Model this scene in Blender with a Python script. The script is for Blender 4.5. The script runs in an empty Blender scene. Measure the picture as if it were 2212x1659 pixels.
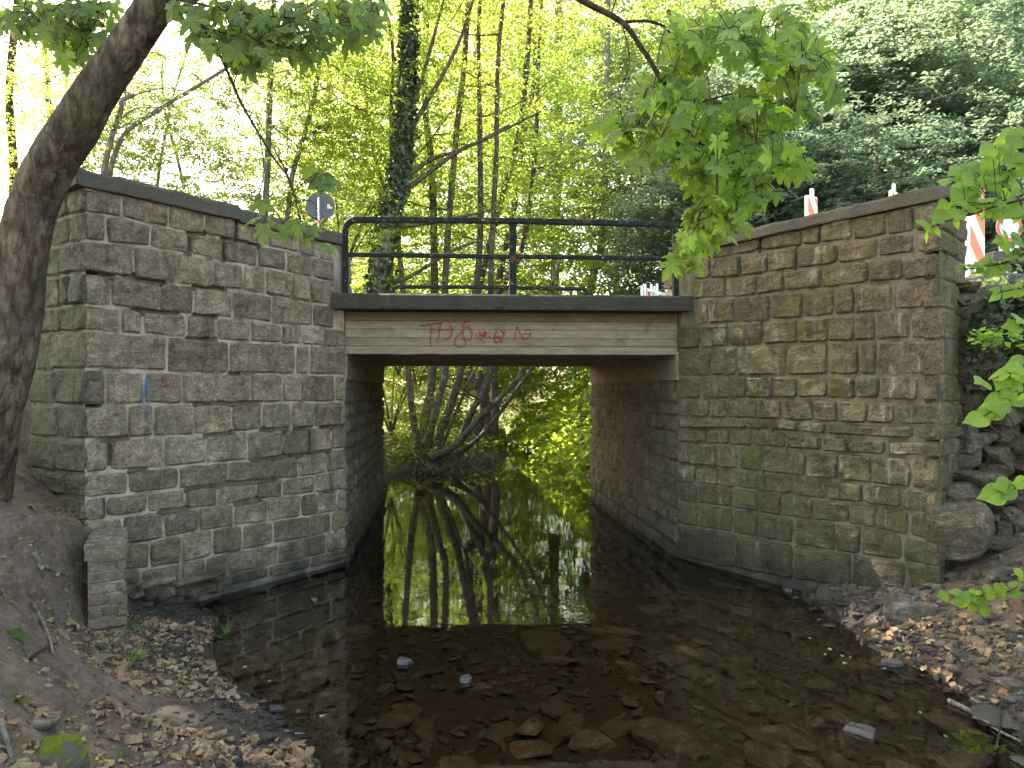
import bpy, math, random
import numpy as np
from mathutils import Vector, Matrix
random.seed(7)
rng = np.random.default_rng(11)
C = bpy.context.scene.collection
S = bpy.context.scene
R = math.radians
# ------------------------------------------------------------ camera, light, exposure
CAMZ = 1.7; F = 1512.0; CX = 1106.0; HY = 842.0      # focal length, centre and horizon in a 2212 px wide frame
cam = bpy.data.cameras.new('camera'); co = bpy.data.objects.new('camera', cam); C.objects.link(co)
co.location = (0, 0, CAMZ); co.rotation_euler = (R(90), 0, 0)
cam.sensor_width = 36; cam.lens = 36*F/2212; cam.shift_y = 12.5/2212
cam.clip_start = 0.05; cam.clip_end = 600
S.camera = co
SUN_DIR = Vector((-0.72, 0.60, 0.0)).normalized()*math.cos(R(44)) + Vector((0, 0, math.sin(R(44))))
w = bpy.data.worlds.new('World'); S.world = w; w.use_nodes = True
nt = w.node_tree; nt.nodes.clear()
sky = nt.nodes.new('ShaderNodeTexSky'); sky.sky_type = 'NISHITA'; sky.sun_disc = False
sky.sun_elevation = R(44); sky.sun_rotation = math.atan2(SUN_DIR.x, SUN_DIR.y)
sky.dust_density = 3.0; sky.air_density = 1.0
bg = nt.nodes.new('ShaderNodeBackground'); bg.inputs['Strength'].default_value = 0.15
wo = nt.nodes.new('ShaderNodeOutputWorld')
wm_ = nt.nodes.new('ShaderNodeMix'); wm_.data_type = 'RGBA'; wm_.blend_type = 'MULTIPLY'; wm_.inputs[0].default_value = 1; wm_.inputs[7].default_value = (1, .88, .69, 1)   # warm tint on the sky light, stands in for white balance
nt.links.new(sky.outputs[0], wm_.inputs[6]); nt.links.new(wm_.outputs[2], bg.inputs[0]); nt.links.new(bg.outputs[0], wo.inputs[0])
sl = bpy.data.lights.new('sun', 'SUN'); sl.energy = 4.6; sl.angle = R(0.5); sl.color = (1, 0.93, 0.82)
so = bpy.data.objects.new('sun', sl); C.objects.link(so)
so.rotation_euler = (-SUN_DIR).to_track_quat('-Z', 'Y').to_euler()
S.view_settings.view_transform = 'Standard'; S.view_settings.look = 'None'
S.view_settings.gamma = 1; S.view_settings.exposure = 3.4; S.view_settings.use_curve_mapping = False
S.render.engine = 'CYCLES'
S.cycles.max_bounces = 8; S.cycles.transparent_max_bounces = 16
S.cycles.diffuse_bounces = 4; S.cycles.transmission_bounces = 6; S.cycles.sample_clamp_indirect = 6

# ------------------------------------------------------------ helpers
def P(px, py, d):
    return Vector(((px-CX)/F*d, d, CAMZ+(HY-py)/F*d))
def tag(o, label=None, cat=None, group=None, kind=None):
    if label: o['label'] = label
    if cat: o['category'] = cat
    if group: o['group'] = group
    if kind: o['kind'] = kind
    return o
def empty(name, loc, label, cat, group=None):
    o = bpy.data.objects.new(name, None); C.objects.link(o); o.location = loc; o.empty_display_size = .1
    return tag(o, label, cat, group)
def link(name, me, mat=None, parent=None, loc=None):
    o = bpy.data.objects.new(name, me); C.objects.link(o)
    if mat is not None and len(me.materials) == 0:
        me.materials.append(mat)
    if parent is not None:
        o.parent = parent
        o.matrix_parent_inverse = Matrix.Translation(parent_world(parent)).inverted()
    if loc is not None: o.location = loc
    return o
def parent_world(p):
    v = Vector(p.location)
    if p.parent is not None:
        v = v.copy()   # parts carry world coordinates and sit at the origin of the world
    return v
def mesh_np(name, V, Q, smooth=False):
    me = bpy.data.meshes.new(name)
    V = np.asarray(V, dtype=np.float32); Q = np.asarray(Q, dtype=np.int32); k = Q.shape[1]
    me.vertices.add(len(V)); me.vertices.foreach_set('co', V.ravel())
    me.loops.add(Q.size); me.loops.foreach_set('vertex_index', Q.ravel())
    me.polygons.add(len(Q)); me.polygons.foreach_set('loop_start', np.arange(0, Q.size, k, dtype=np.int32))
    me.polygons.foreach_set('loop_total', np.full(len(Q), k, dtype=np.int32))
    me.polygons.foreach_set('use_smooth', np.full(len(Q), smooth, dtype=bool))
    me.update(calc_edges=True); me.validate()
    return me
class MB:
    def __init__(s): s.v = []; s.f = []
    def add(s, v, f):
        n = len(s.v); s.v += [tuple(p) for p in v]; s.f += [tuple(i+n for i in q) for q in f]
    def box(s, c, size, rz=0.0, rx=0.0, ry=0.0, jit=0.0):
        m = Matrix.Rotation(rz, 3, 'Z') @ Matrix.Rotation(ry, 3, 'Y') @ Matrix.Rotation(rx, 3, 'X')
        vs = [Vector(c)+m @ Vector((x*size[0]/2+random.uniform(-jit, jit), y*size[1]/2+random.uniform(-jit, jit), z*size[2]/2+random.uniform(-jit, jit)))
              for x in (-1, 1) for y in (-1, 1) for z in (-1, 1)]
        s.add(vs, [(0, 1, 3, 2), (4, 6, 7, 5), (0, 4, 5, 1), (2, 3, 7, 6), (0, 2, 6, 4), (1, 5, 7, 3)])
    def prism(s, poly, z0, z1):      # counter-clockwise outline
        n = len(poly)
        s.add([(x, y, z0) for x, y in poly]+[(x, y, z1) for x, y in poly],
              [tuple(range(n-1, -1, -1)), tuple(range(n, 2*n))]+[(i, (i+1) % n, n+(i+1) % n, n+i) for i in range(n)])
    def tube(s, pts, rad, n=8, wob=0.0, cap=True):
        pts = [Vector(p) for p in pts]
        if not hasattr(rad, '__len__'): rad = [rad]*len(pts)
        up = Vector((0.13, 0.21, 1)); base = len(s.v); prev = None
        for i, p in enumerate(pts):
            t = (pts[min(i+1, len(pts)-1)]-pts[max(i-1, 0)]).normalized()
            if prev is None:
                a = t.cross(up); a = a if a.length > .1 else t.cross(Vector((1, 0, 0)))
            else:
                a = prev-t*prev.dot(t)
            a.normalize(); b = t.cross(a); prev = a
            for k in range(n):
                th = 2*math.pi*k/n; r = rad[i]*(1+random.uniform(-wob, wob))
                s.v.append(tuple(p+(a*math.cos(th)+b*math.sin(th))*r))
        for i in range(len(pts)-1):
            for k in range(n):
                s.f.append((base+i*n+k, base+i*n+(k+1) % n, base+(i+1)*n+(k+1) % n, base+(i+1)*n+k))
        if cap:
            s.f.append(tuple(base+k for k in range(n-1, -1, -1))); s.f.append(tuple(base+(len(pts)-1)*n+k for k in range(n)))
    def build(s, name, mat, parent=None, smooth=False):
        me = bpy.data.meshes.new(name); me.from_pydata(s.v, [], s.f); me.update()
        if smooth: me.polygons.foreach_set('use_smooth', [True]*len(me.polygons))
        return link(name, me, mat, parent)
def smoothpath(pts, k=4):
    pts = [Vector(p) for p in pts]; out = []
    for i in range(len(pts)-1):
        p0, p1, p2, p3 = pts[max(i-1, 0)], pts[i], pts[i+1], pts[min(i+2, len(pts)-1)]
        for j in range(k):
            t = j/k
            out.append(.5*((2*p1)+(p2-p0)*t+(2*p0-5*p1+4*p2-p3)*t*t+(3*p1-p0-3*p2+p3)*t**3))
    out.append(pts[-1]); return out
def lerp(a, b, t): return a+(b-a)*t
def sst(a, b, x): t = np.clip((x-a)/(b-a), 0, 1); return t*t*(3-2*t)
_perm = rng.random((256, 256))
def vnoise(x, y):
    x = np.asarray(x, float); y = np.asarray(y, float)
    xi = np.floor(x).astype(int); yi = np.floor(y).astype(int); fx = x-xi; fy = y-yi
    fx = fx*fx*(3-2*fx); fy = fy*fy*(3-2*fy)
    g = lambda a, b: _perm[a & 255, b & 255]
    return (g(xi, yi)*(1-fx)+g(xi+1, yi)*fx)*(1-fy)+(g(xi, yi+1)*(1-fx)+g(xi+1, yi+1)*fx)*fy - .5
def fbm(x, y, o=4): return sum(vnoise(x*2**k+7*k, y*2**k+3*k)/2**k for k in range(o))

# ------------------------------------------------------------ materials
def mat(name):
    m = bpy.data.materials.new(name); m.use_nodes = True; t = m.node_tree; t.nodes.clear()
    return m, t
class N:
    def __init__(s, t): s.t = t
    def n(s, typ, **kw):
        nd = s.t.nodes.new('ShaderNode'+typ)
        for k, v in kw.items():
            if k.startswith('i_'):
                key = k[2:]; key = int(key) if key.isdigit() else key.replace('_', ' ')
                if isinstance(v, bpy.types.NodeSocket): s.t.links.new(v, nd.inputs[key])
                else: nd.inputs[key].default_value = v
            else: setattr(nd, k, v)
        return nd
    def noise(s, vec, scale, det=4, rough=.55, dist=0.0):
        return s.n('TexNoise', i_Vector=vec, i_Scale=scale, i_Detail=det, i_Roughness=rough, i_Distortion=dist).outputs['Fac']
    def ramp(s, fac, stops):
        r = s.n('ValToRGB', i_Fac=fac); e = r.color_ramp.elements
        while len(e) < len(stops): e.new(.5)
        for el, (p, c) in zip(e, stops):
            el.position = p; el.color = (c if isinstance(c, tuple) else (c, c, c))+(1,)
        return r.outputs[0]
    def mix(s, f, a, b, mode='MIX'):
        m = s.n('Mix', data_type='RGBA', blend_type=mode)
        for i, v in ((0, f), (6, a), (7, b)):
            if isinstance(v, bpy.types.NodeSocket): s.t.links.new(v, m.inputs[i])
            else: m.inputs[i].default_value = v if i == 0 else tuple(v)+(1,)*(4-len(v))
        return m.outputs[2]
    def math(s, op, a, b=0.0, clamp=False):
        m = s.n('Math', operation=op, use_clamp=clamp)
        for i, v in ((0, a), (1, b)):
            if isinstance(v, bpy.types.NodeSocket): s.t.links.new(v, m.inputs[i])
            else: m.inputs[i].default_value = v
        return m.outputs[0]
    def pos(s): return s.n('NewGeometry').outputs['Position']
    def bump(s, h, strength, dist, normal=None):
        b = s.n('Bump', i_Height=h, i_Strength=strength, i_Distance=dist)
        if normal: s.t.links.new(normal, b.inputs['Normal'])
        return b.outputs[0]
    def out(s, sh): s.t.links.new(sh, s.n('OutputMaterial').inputs[0])
    def principled(s, col, rough=.9, normal=None, spec=.3, **kw):
        p = s.n('BsdfPrincipled', i_Base_Color=col if isinstance(col, bpy.types.NodeSocket) else tuple(col)+(1,), i_Roughness=rough, **kw)
        p.inputs['Specular IOR Level'].default_value = spec
        if normal: s.t.links.new(normal, p.inputs['Normal'])
        return p.outputs[0]
def stretch(n, vec, sx, sy, sz):
    return n.n('Mapping', i_Vector=vec, i_Scale=(sx, sy, sz)).outputs[0]

def stone_mat(name, ca, cb, cc, moss=.5, damp=.3, tint=None, chisel=1.0, side=None, paleleak=0.0, low=0.0):
    m, t = mat(name); n = N(t); p = n.pos()
    rnd = n.n('ObjectInfo').outputs['Random']
    off = n.n('VectorMath', operation='ADD', i_0=p, i_1=n.n('CombineXYZ', i_X=n.math('MULTIPLY', rnd, 37.0), i_Y=n.math('MULTIPLY', rnd, 91.0)).outputs[0]).outputs[0]
    base = n.ramp(rnd, [(0, ca), (.35, cb), (.7, cc), (1, tuple(.5*(x+y) for x, y in zip(ca, cc)))])
    big = n.noise(off, 3.2, 6, .62)
    col = n.mix(n.math('MULTIPLY', n.ramp(big, [(.3, 0.0), (.75, 1.0)]), .75), base, tuple(x*.45 for x in cb))
    fine = n.noise(off, 55, 6, .75)
    col = n.mix(.85, col, n.ramp(fine, [(.28, .35), (.5, .9), (.75, 1.7)]), 'MULTIPLY')
    col = n.mix(.8, col, n.ramp(n.noise(off, 15, 8, .78, .3), [(.34, .42), (.5, 1.0), (.64, 1.65)]), 'MULTIPLY')
    sp = n.noise(off, 190, 3, .6)
    col = n.mix(n.ramp(sp, [(.62, 0.0), (.72, .35)]), col, (.34, .32, .27))
    # pale lichen / lime blotches
    lich = n.ramp(n.noise(p, 6.5, 8, .7, .6), [(.56, 0.0), (.68, 1.0)])
    col = n.mix(n.math('MULTIPLY', lich, .38), col, (.36, .34, .28))
    # vertical streaks of algae
    st = n.noise(stretch(n, p, 3.3, 3.3, .55), 1.7, 6, .62, .4)
    mo = n.math('MULTIPLY', n.ramp(st, [(.44, 0.0), (.64, 1.0)]), moss, True)
    if side is not None:      # moss gathers near the bridge end of the wall
        x0, x1 = side; xx = n.n('SeparateXYZ', i_0=p).outputs[0]
        g = n.n('MapRange', i_Value=xx, i_1=x0, i_2=x1, i_3=0.25, i_4=1.0).outputs[0]
        mo = n.math('MULTIPLY', mo, g, True)
    if low:      # algae tint on the damp lower courses
        zz_ = n.n('SeparateXYZ', i_0=p).outputs[2]; lw = n.n('MapRange', i_Value=zz_, i_1=1.5, i_2=.5, i_3=0.0, i_4=1.0).outputs[0]
        mo = n.math('MAXIMUM', mo, n.math('MULTIPLY', lw, n.ramp(n.noise(p, 4.5, 6, .7), [(.42, .0), (.66, .8)])))
    col = n.mix(mo, col, n.mix(fine, (.05, .052, .018), (.17, .165, .06)))
    dk = n.ramp(n.noise(stretch(n, p, 5, 5, .5), 2.1, 5, .6), [(.56, 0.0), (.76, .6)])
    col = n.mix(dk, col, (.03, .028, .024))
    if paleleak:
        pk = n.ramp(n.noise(stretch(n, p, 9, 9, .9), 1.4, 6, .7, .3), [(.60, 0.0), (.68, 1.0)])
        col = n.mix(n.math('MULTIPLY', pk, paleleak), col, (.42, .41, .34))
    z = n.n('SeparateXYZ', i_0=p).outputs[2]
    wet = n.n('MapRange', i_Value=n.math('ADD', z, n.math('MULTIPLY', n.math('SUBTRACT', n.noise(p, 4, 4), .5), .9)), i_1=0.02, i_2=damp, i_3=1.0, i_4=0.0).outputs[0]
    if damp < 0: wet = n.math('MULTIPLY', wet, 0.0)
    col = n.mix(n.math('MULTIPLY', wet, .8), col, (.022, .021, .018))
    if tint: col = n.mix(1.0, col, tint, 'MULTIPLY')
    h = n.math('ADD', n.math('MULTIPLY', n.noise(stretch(n, off, 1, 1, 1.7), 16, 8, .72, .3), 1.0), n.math('MULTIPLY', n.noise(off, 70, 5, .7), .35))
    n.out(n.principled(col, n.ramp(wet, [(0, .92), (1, .55)]), n.bump(h, 1.0*chisel, .055), .2))
    return m
M = {}
M['stoneL'] = stone_mat('sandstone_left', (.33, .26, .185), (.21, .165, .12), (.40, .325, .23), moss=.75, damp=.35, side=(-2.6, -1.3), low=1.0)
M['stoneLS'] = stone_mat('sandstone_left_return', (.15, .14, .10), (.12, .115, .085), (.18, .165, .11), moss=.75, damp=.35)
M['stoneR'] = stone_mat('sandstone_right', (.185, .145, .092), (.125, .10, .066), (.225, .185, .115), moss=.95, damp=.6, paleleak=.55, low=1.0)
M['stoneA'] = stone_mat('sandstone_abutment', (.19, .15, .115), (.14, .11, .085), (.22, .185, .14), moss=.5, damp=.4, paleleak=.5)
M['drystone'] = stone_mat('dry_stone', (.16, .13, .09), (.11, .09, .065), (.20, .165, .115), moss=.3, damp=-.3)
def mortar_mat(name, c):
    m, t = mat(name); n = N(t); p = n.pos()
    a = n.noise(p, 7, 6, .7); col = n.ramp(a, [(.3, tuple(x*.4 for x in c)), (.5, c), (.75, tuple(x*1.35 for x in c))])
    col = n.mix(n.ramp(n.noise(stretch(n, p, 3, 3, .6), 2, 5), [(.5, 0.0), (.66, .75)]), col, (.045, .05, .03))
    z = n.n('SeparateXYZ', i_0=p).outputs[2]
    wet = n.n('MapRange', i_Value=n.math('ADD', z, n.math('MULTIPLY', n.math('SUBTRACT', n.noise(p, 4, 4), .5), .9)), i_1=0.02, i_2=.45, i_3=.85, i_4=0.0).outputs[0]
    col = n.mix(wet, col, (.03, .03, .026))
    n.out(n.principled(col, .95, n.bump(n.noise(p, 60, 6, .75), .7, .012), .1)); return m
M['mortarL'] = mortar_mat('mortar_grey', (.30, .255, .205))
M['mortarR'] = mortar_mat('mortar_dull', (.15, .13, .092))
def concrete(name, c, moss=.4, scale=1.0, dark=.5, pebble=True, rough=.9):
    m, t = mat(name); n = N(t); p = n.pos()
    col = n.mix(n.noise(p, 3*scale, 7, .65), tuple(x*.55 for x in c), tuple(x*1.4 for x in c))
    col = n.mix(.6, col, n.ramp(n.noise(p, 90, 5, .75), [(.3, .5), (.55, 1.0), (.8, 1.6)]), 'MULTIPLY')
    if pebble:
        v = n.n('TexVoronoi', i_Vector=p, i_Scale=60); d = v.outputs['Distance']
        pr = n.math('MULTIPLY', n.ramp(d, [(.12, 1.0), (.22, 0.0)]), n.ramp(n.n('SeparateColor', i_0=v.outputs['Color']).outputs[0], [(.7, 0.0), (.8, 1.0)]))
        col = n.mix(n.math('MULTIPLY', pr, .6), col, (.3, .29, .25))
    col = n.mix(n.math('MULTIPLY', n.ramp(n.noise(stretch(n, p, 1.2, 1.2, 2), 2.3, 6, .65), [(.45, 0.0), (.65, 1.0)]), moss), col, (.035, .042, .014))
    col = n.mix(n.math('MULTIPLY', n.ramp(n.noise(stretch(n, p, 4, 4, .8), 1.6, 6, .7), [(.5, 0.0), (.7, 1.0)]), dark), col, (.02, .02, .018))
    n.out(n.principled(col, rough, n.bump(n.math('ADD', n.noise(p, 120, 4, .7), n.noise(p, 14, 5, .6)), .6, .012), .2)); return m
M['coping'] = concrete('coping_concrete', (.085, .076, .064), moss=.35, dark=.35)
M['deck'] = concrete('deck_concrete', (.045, .041, .032), moss=.55, dark=.5)
M['road'] = concrete('road_asphalt', (.06, .06, .058), moss=0, dark=.2)
def beam_mat():
    m, t = mat('board_marked_concrete'); n = N(t); p = n.pos()
    g = stretch(n, p, 1.2, 1.2, 28)
    col = n.mix(n.noise(g, 2.2, 7, .7), (.13, .105, .075), (.28, .23, .165))
    z = n.n('SeparateXYZ', i_0=p).outputs[2]
    bd = n.n('TexWhiteNoise', noise_dimensions='1D', i_W=n.math('FLOOR', n.math('DIVIDE', n.math('SUBTRACT', z, 2.05), .0835))).outputs['Value']
    col = n.mix(1.0, col, n.ramp(bd, [(0, .85), (1, 1.08)]), 'MULTIPLY')
    col = n.mix(.7, col, n.ramp(n.noise(stretch(n, p, 1, 1, 4), 3, 8, .75), [(.3, .45), (.5, 1.0), (.7, 1.35)]), 'MULTIPLY')
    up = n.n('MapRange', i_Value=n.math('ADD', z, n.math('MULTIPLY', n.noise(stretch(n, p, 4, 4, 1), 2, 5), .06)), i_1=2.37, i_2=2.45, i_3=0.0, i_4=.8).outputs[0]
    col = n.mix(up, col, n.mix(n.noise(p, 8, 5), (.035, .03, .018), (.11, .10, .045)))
    col = n.mix(n.ramp(n.noise(p, 5, 7, .7), [(.58, 0.0), (.72, .65)]), col, (.06, .052, .04))
    col = n.mix(n.ramp(n.noise(p, 75, 3, .6), [(.66, 0.0), (.72, .8)]), col, (.02, .018, .015))
    col = n.mix(n.ramp(n.noise(p, 60, 2, .6), [(.72, 0.0), (.76, .7)]), col, (.5, .48, .42))
    n.out(n.principled(col, .88, n.bump(n.noise(g, 9, 6, .7), .5, .008), .2)); return m
M['beam'] = beam_mat()
def simple(name, c, rough=.6, spec=.3, var=.25, scale=20, metal=0.0, bump=.2, dirt=.0):
    m, t = mat(name); n = N(t); p = n.pos()
    col = n.mix(n.noise(p, scale, 5, .65), tuple(x*(1-var) for x in c), tuple(min(1, x*(1+var)) for x in c))
    if dirt: col = n.mix(n.ramp(n.noise(p, scale*.6, 7, .7), [(.5, 0.0), (.7, dirt)]), col, (.10, .09, .07))
    n.out(n.principled(col, rough, n.bump(n.noise(p, scale*4, 4, .7), bump, .004), spec, i_Metallic=metal)); return m
def paint_rust():
    m, t = mat('rusty_green_paint'); n = N(t); p = n.pos()
    a = n.noise(p, 13, 8, .72); col = n.mix(n.noise(p, 30, 4), (.006, .010, .008), (.012, .02, .016))
    col = n.mix(n.ramp(a, [(.56, 0.0), (.59, 1.0)]), col, n.mix(n.noise(p, 60, 4), (.03, .014, .01), (.12, .05, .032)))
    col = n.mix(n.ramp(n.noise(p, 22, 6, .7), [(.62, 0.0), (.65, .85)]), col, (.22, .21, .17))
    n.out(n.principled(col, .62, n.bump(a, .5, .004), .1)); return m
M['rail'] = paint_rust()
M['galv'] = simple('galvanised_steel', (.45, .46, .47), .45, .5, .15, 25, .6)
M['signback'] = simple('grey_sign_back', (.07, .08, .095), .55, .4, .08, 6)
M['white'] = simple('white_plastic', (.72, .70, .66), .5, .4, .08, 9, dirt=.45)
M['red'] = simple('red_reflective', (.58, .05, .03), .4, .5, .15, 12, dirt=.3)
M['orange'] = simple('orange_red_reflective', (.68, .13, .05), .4, .5, .12, 12, dirt=.3)
M['cream'] = simple('pale_yellow_reflective', (.72, .72, .48), .4, .5, .1, 10, dirt=.3)
M['sticker'] = simple('sticker_white', (.75, .75, .75), .5, .3, .05)
M['black'] = simple('black_print', (.02, .02, .02), .5, .3, .05)
M['brick'] = stone_mat('old_red_brick', (.19, .125, .095), (.16, .115, .09), (.20, .165, .125), moss=.5, damp=-.5, chisel=.5)
M['blue'] = simple('blue_spray', (.04, .12, .28), .7, .2, .3, 40)
def spray():
    m, t = mat('red_spray_paint'); n = N(t); p = n.pos()
    col = n.mix(n.noise(p, 30, 5), (.20, .022, .016), (.32, .05, .035))
    s = n.principled(col, .8, None, .2); tr = n.n('BsdfTransparent').outputs[0]
    f = n.ramp(n.noise(p, 70, 5, .75), [(.40, .25), (.58, .85)])
    n.out(n.n('MixShader', i_0=f, i_1=tr, i_2=s).outputs[0]); return m
M['spray'] = spray()
def leafmat(name, ca, cb, trans, rough=.45, spec=.35, cc=None, tf=.5, per='island'):
    m, t = mat(name); n = N(t)
    rnd = n.n('NewGeometry').outputs['Random Per Island'] if per == 'island' else n.n('ObjectInfo').outputs['Random']
    col = n.mix(rnd, ca, cb)
    if cc: col = n.mix(n.ramp(rnd, [(.86, 0.0), (.9, 1.0)]), col, cc)
    col = n.mix(.6, col, n.ramp(n.noise(n.pos(), 1.1, 3), [(.3, .55), (.7, 1.3)]), 'MULTIPLY')
    p = n.principled(col, rough, None, spec)
    tc = n.mix(n.math('FRACT', n.math('MULTIPLY', rnd, 7.3)), trans, tuple(x*.62 for x in trans))
    tr = n.n('BsdfTranslucent', i_Color=tc).outputs[0]
    n.out(n.n('MixShader', i_0=tf, i_1=p, i_2=tr).outputs[0]); return m
M['leafY'] = leafmat('leaf_backlit_yellow_green', (.09, .12, .03), (.14, .16, .045), (.42, .54, .09), tf=.64, cc=(.2, .18, .03))
M['leafS'] = leafmat('leaf_against_the_sky', (.07, .10, .03), (.11, .14, .04), (.20, .29, .06), tf=.5)
M['leafG'] = leafmat('leaf_mid_green', (.05, .085, .02), (.085, .12, .03), (.46, .58, .22), tf=.62)
M['leafB'] = leafmat('leaf_bluish_green', (.10, .15, .12), (.15, .20, .165), (.28, .38, .20), tf=.4, rough=.35, spec=.8)  # blue cast of skylit shade put into the leaf colour
M['leafM'] = leafmat('maple_leaf_green', (.085, .15, .025), (.13, .20, .04), (.30, .48, .04), tf=.62, per='object')
M['leafMs'] = leafmat('maple_leaf_green_mass', (.085, .15, .025), (.13, .20, .04), (.30, .48, .04), tf=.62)
M['leafD'] = leafmat('maple_leaf_dark', (.065, .105, .022), (.09, .14, .03), (.20, .32, .04), tf=.56, per='object')
M['leafK'] = leafmat('knotweed_leaf', (.12, .21, .03), (.16, .26, .04), (.40, .62, .06), tf=.6, per='object', rough=.5)
M['leafKs'] = leafmat('knotweed_leaf_far', (.085, .15, .022), (.11, .18, .03), (.62, .74, .08), tf=.64)
M['ivy'] = leafmat('ivy_leaf', (.022, .042, .016), (.04, .065, .022), (.06, .10, .02), tf=.3, rough=.35, spec=.5)
M['dead'] = leafmat('dead_leaf', (.15, .10, .055), (.33, .235, .14), (.18, .12, .06), tf=.25, rough=.85, spec=.15, cc=(.25, .22, .10), per='object')
M['deads'] = leafmat('dead_leaf_mass', (.13, .085, .05), (.30, .21, .125), (.15, .10, .05), tf=.2, rough=.85, spec=.15, cc=(.24, .21, .10))
def bark(name, a, b, scale=1.0, moss=.3):
    m, t = mat(name); n = N(t); p = n.pos(); g = stretch(n, p, 1, 1, .3)
    h = n.noise(g, 28*scale, 8, .7, .5)
    col = n.ramp(h, [(.36, tuple(x*.7 for x in a)), (.5, tuple(.5*(x+y) for x, y in zip(a, b))), (.62, tuple(x*1.1 for x in b))])
    col = n.mix(.6, col, n.ramp(n.noise(p, 5*scale, 7, .75, .5), [(.35, .45), (.62, 1.4)]), 'MULTIPLY')
    col = n.mix(n.ramp(n.noise(p, 3.5, 5, .6), [(.45, 0.0), (.65, moss)]), col, (.045, .05, .02))
    col = n.mix(n.ramp(n.noise(p, 9, 6, .7), [(.62, 0.0), (.7, .5)]), col, (.17, .16, .135))
    n.out(n.principled(col, .9, n.bump(n.math('ADD', h, n.noise(p, 6*scale, 4)), 1.0, .05), .15)); return m
M['bark'] = bark('bark_brown_grey', (.03, .022, .016), (.15, .112, .082), .8, .5)
M['barkA'] = bark('bark_alder', (.05, .038, .028), (.15, .12, .095), moss=.5)
M['barkP'] = bark('bark_pale', (.11, .10, .085), (.26, .235, .2))
M['twig'] = bark('twig', (.03, .022, .016), (.075, .05, .038), moss=.1)
def soil():
    m, t = mat('soil_and_mud'); n = N(t); p = n.pos()
    a = n.noise(p, 2.2, 8, .7); b = n.noise(p, 30, 8, .75)
    col = n.mix(a, (.085, .06, .042), (.23, .17, .12))
    col = n.mix(.8, col, n.ramp(b, [(.3, .4), (.55, 1.0), (.8, 1.8)]), 'MULTIPLY')
    col = n.mix(.7, col, n.ramp(n.noise(p, 9, 8, .8), [(.35, .45), (.6, 1.5)]), 'MULTIPLY')
    z = n.n('SeparateXYZ', i_0=p).outputs[2]
    wet = n.n('MapRange', i_Value=n.math('ADD', z, n.math('MULTIPLY', n.math('SUBTRACT', a, .5), .12)), i_1=.03, i_2=.16, i_3=1.0, i_4=0.0).outputs[0]
    col = n.mix(n.math('MULTIPLY', wet, .75), col, (.02, .017, .014))
    # the bed of the stream: brown silt
    bed = n.n('MapRange', i_Value=z, i_1=-.05, i_2=.005, i_3=1.0, i_4=0.0).outputs[0]
    col = n.mix(bed, col, n.mix(b, (.055, .042, .027), (.125, .092, .057)))
    n.out(n.principled(col, n.ramp(wet, [(0, .95), (1, .38)]), n.bump(n.math('ADD', b, n.math('MULTIPLY', n.noise(p, 110, 4), .4)), 1.0, .05), .35)); return m
M['soil'] = soil()
def water():
    m, t = mat('stream_water'); n = N(t); p = n.pos()
    big = n.noise(stretch(n, p, .8, 1.8, 1), 2.2, 3, .5, .4)
    mid = n.noise(stretch(n, p, .9, 1.9, 1), 11, 3, .5, .2)
    h = n.math('ADD', n.math('MULTIPLY', big, 1.0), n.math('MULTIPLY', mid, .13))
    nr = n.bump(h, .010, .12)
    g = n.n('BsdfGlossy', i_Color=(1, 1, 1, 1), i_Roughness=.0, i_Normal=nr).outputs[0]
    tr = n.n('BsdfTransparent', i_Color=(.86, .78, .64, 1)).outputs[0]
    fr = n.n('Fresnel', i_IOR=1.75, i_Normal=nr).outputs[0]
    n.out(n.n('MixShader', i_0=fr, i_1=tr, i_2=g).outputs[0]); return m
M['water'] = water()
M['rockwet'] = simple('wet_stone', (.035, .032, .028), .4, .35, .4, 18, bump=.6)
M['rock'] = stone_mat('bank_stone', (.15, .135, .11), (.10, .09, .075), (.21, .185, .15), moss=.15, damp=.1)
M['rockbed'] = stone_mat('bed_stone', (.11, .086, .058), (.08, .063, .043), (.145, .113, .074), moss=.0, damp=-3, chisel=.5)
def mossrock():
    m, t = mat('mossy_rock'); n = N(t); p = n.pos(); nz = n.n('SeparateXYZ', i_0=n.n('NewGeometry').outputs['Normal']).outputs[2]
    f = n.ramp(n.math('ADD', nz, n.math('MULTIPLY', n.noise(p, 14, 5), .8)), [(.72, 0.0), (.9, 1.0)])
    col = n.mix(f, n.mix(n.noise(p, 20, 6, .7), (.06, .055, .045), (.2, .18, .15)), n.mix(n.noise(p, 60, 4), (.06, .08, .01), (.17, .19, .02)))
    n.out(n.principled(col, .95, n.bump(n.noise(p, 90, 5, .8), 1.0, .02), .1)); return m
M['mossrock'] = mossrock()
M['rockmoss'] = simple('cushion_moss', (.10, .12, .015), .95, .1, .5, 60, bump=1.0)
# ------------------------------------------------------------ plan of the place (metres; the stream runs away from the viewer, y forward)
AL = Vector((-1.645, 6.89)); CL = Vector((-3.0, 4.92))            # left wing wall: bridge end, near corner
AR = Vector((1.683, 7.09)); CR = Vector((3.05, 4.99))             # right wing wall
SD = Vector((-.0959, 1)).normalized()                             # direction of the stream under the bridge
AL2 = AL+SD*4.25; AR2 = AR+SD*4.25
EL = Vector((-3.68, 5.35)); ER = Vector((3.56, 5.5))
shoreL = [(-3, -.7), (1.5, -.7), (2.5, -.75), (3.15, -.87), (3.32, -1.0), (3.58, -1.146), (3.84, -1.33), (4.04, -1.63), (4.48, -1.94), (4.9, -2.1), (5.15, -2.2), (5.66, -2.6), (7, -2.2), (11.2, -2.4), (12.6, -2.55), (13.4, -2.5), (14.3, -2.2), (15.4, -1.5), (16.3, -.3), (18, -.1), (23.6, -.1), (30, -.35), (45, -1.6), (90, -6)]
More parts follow.
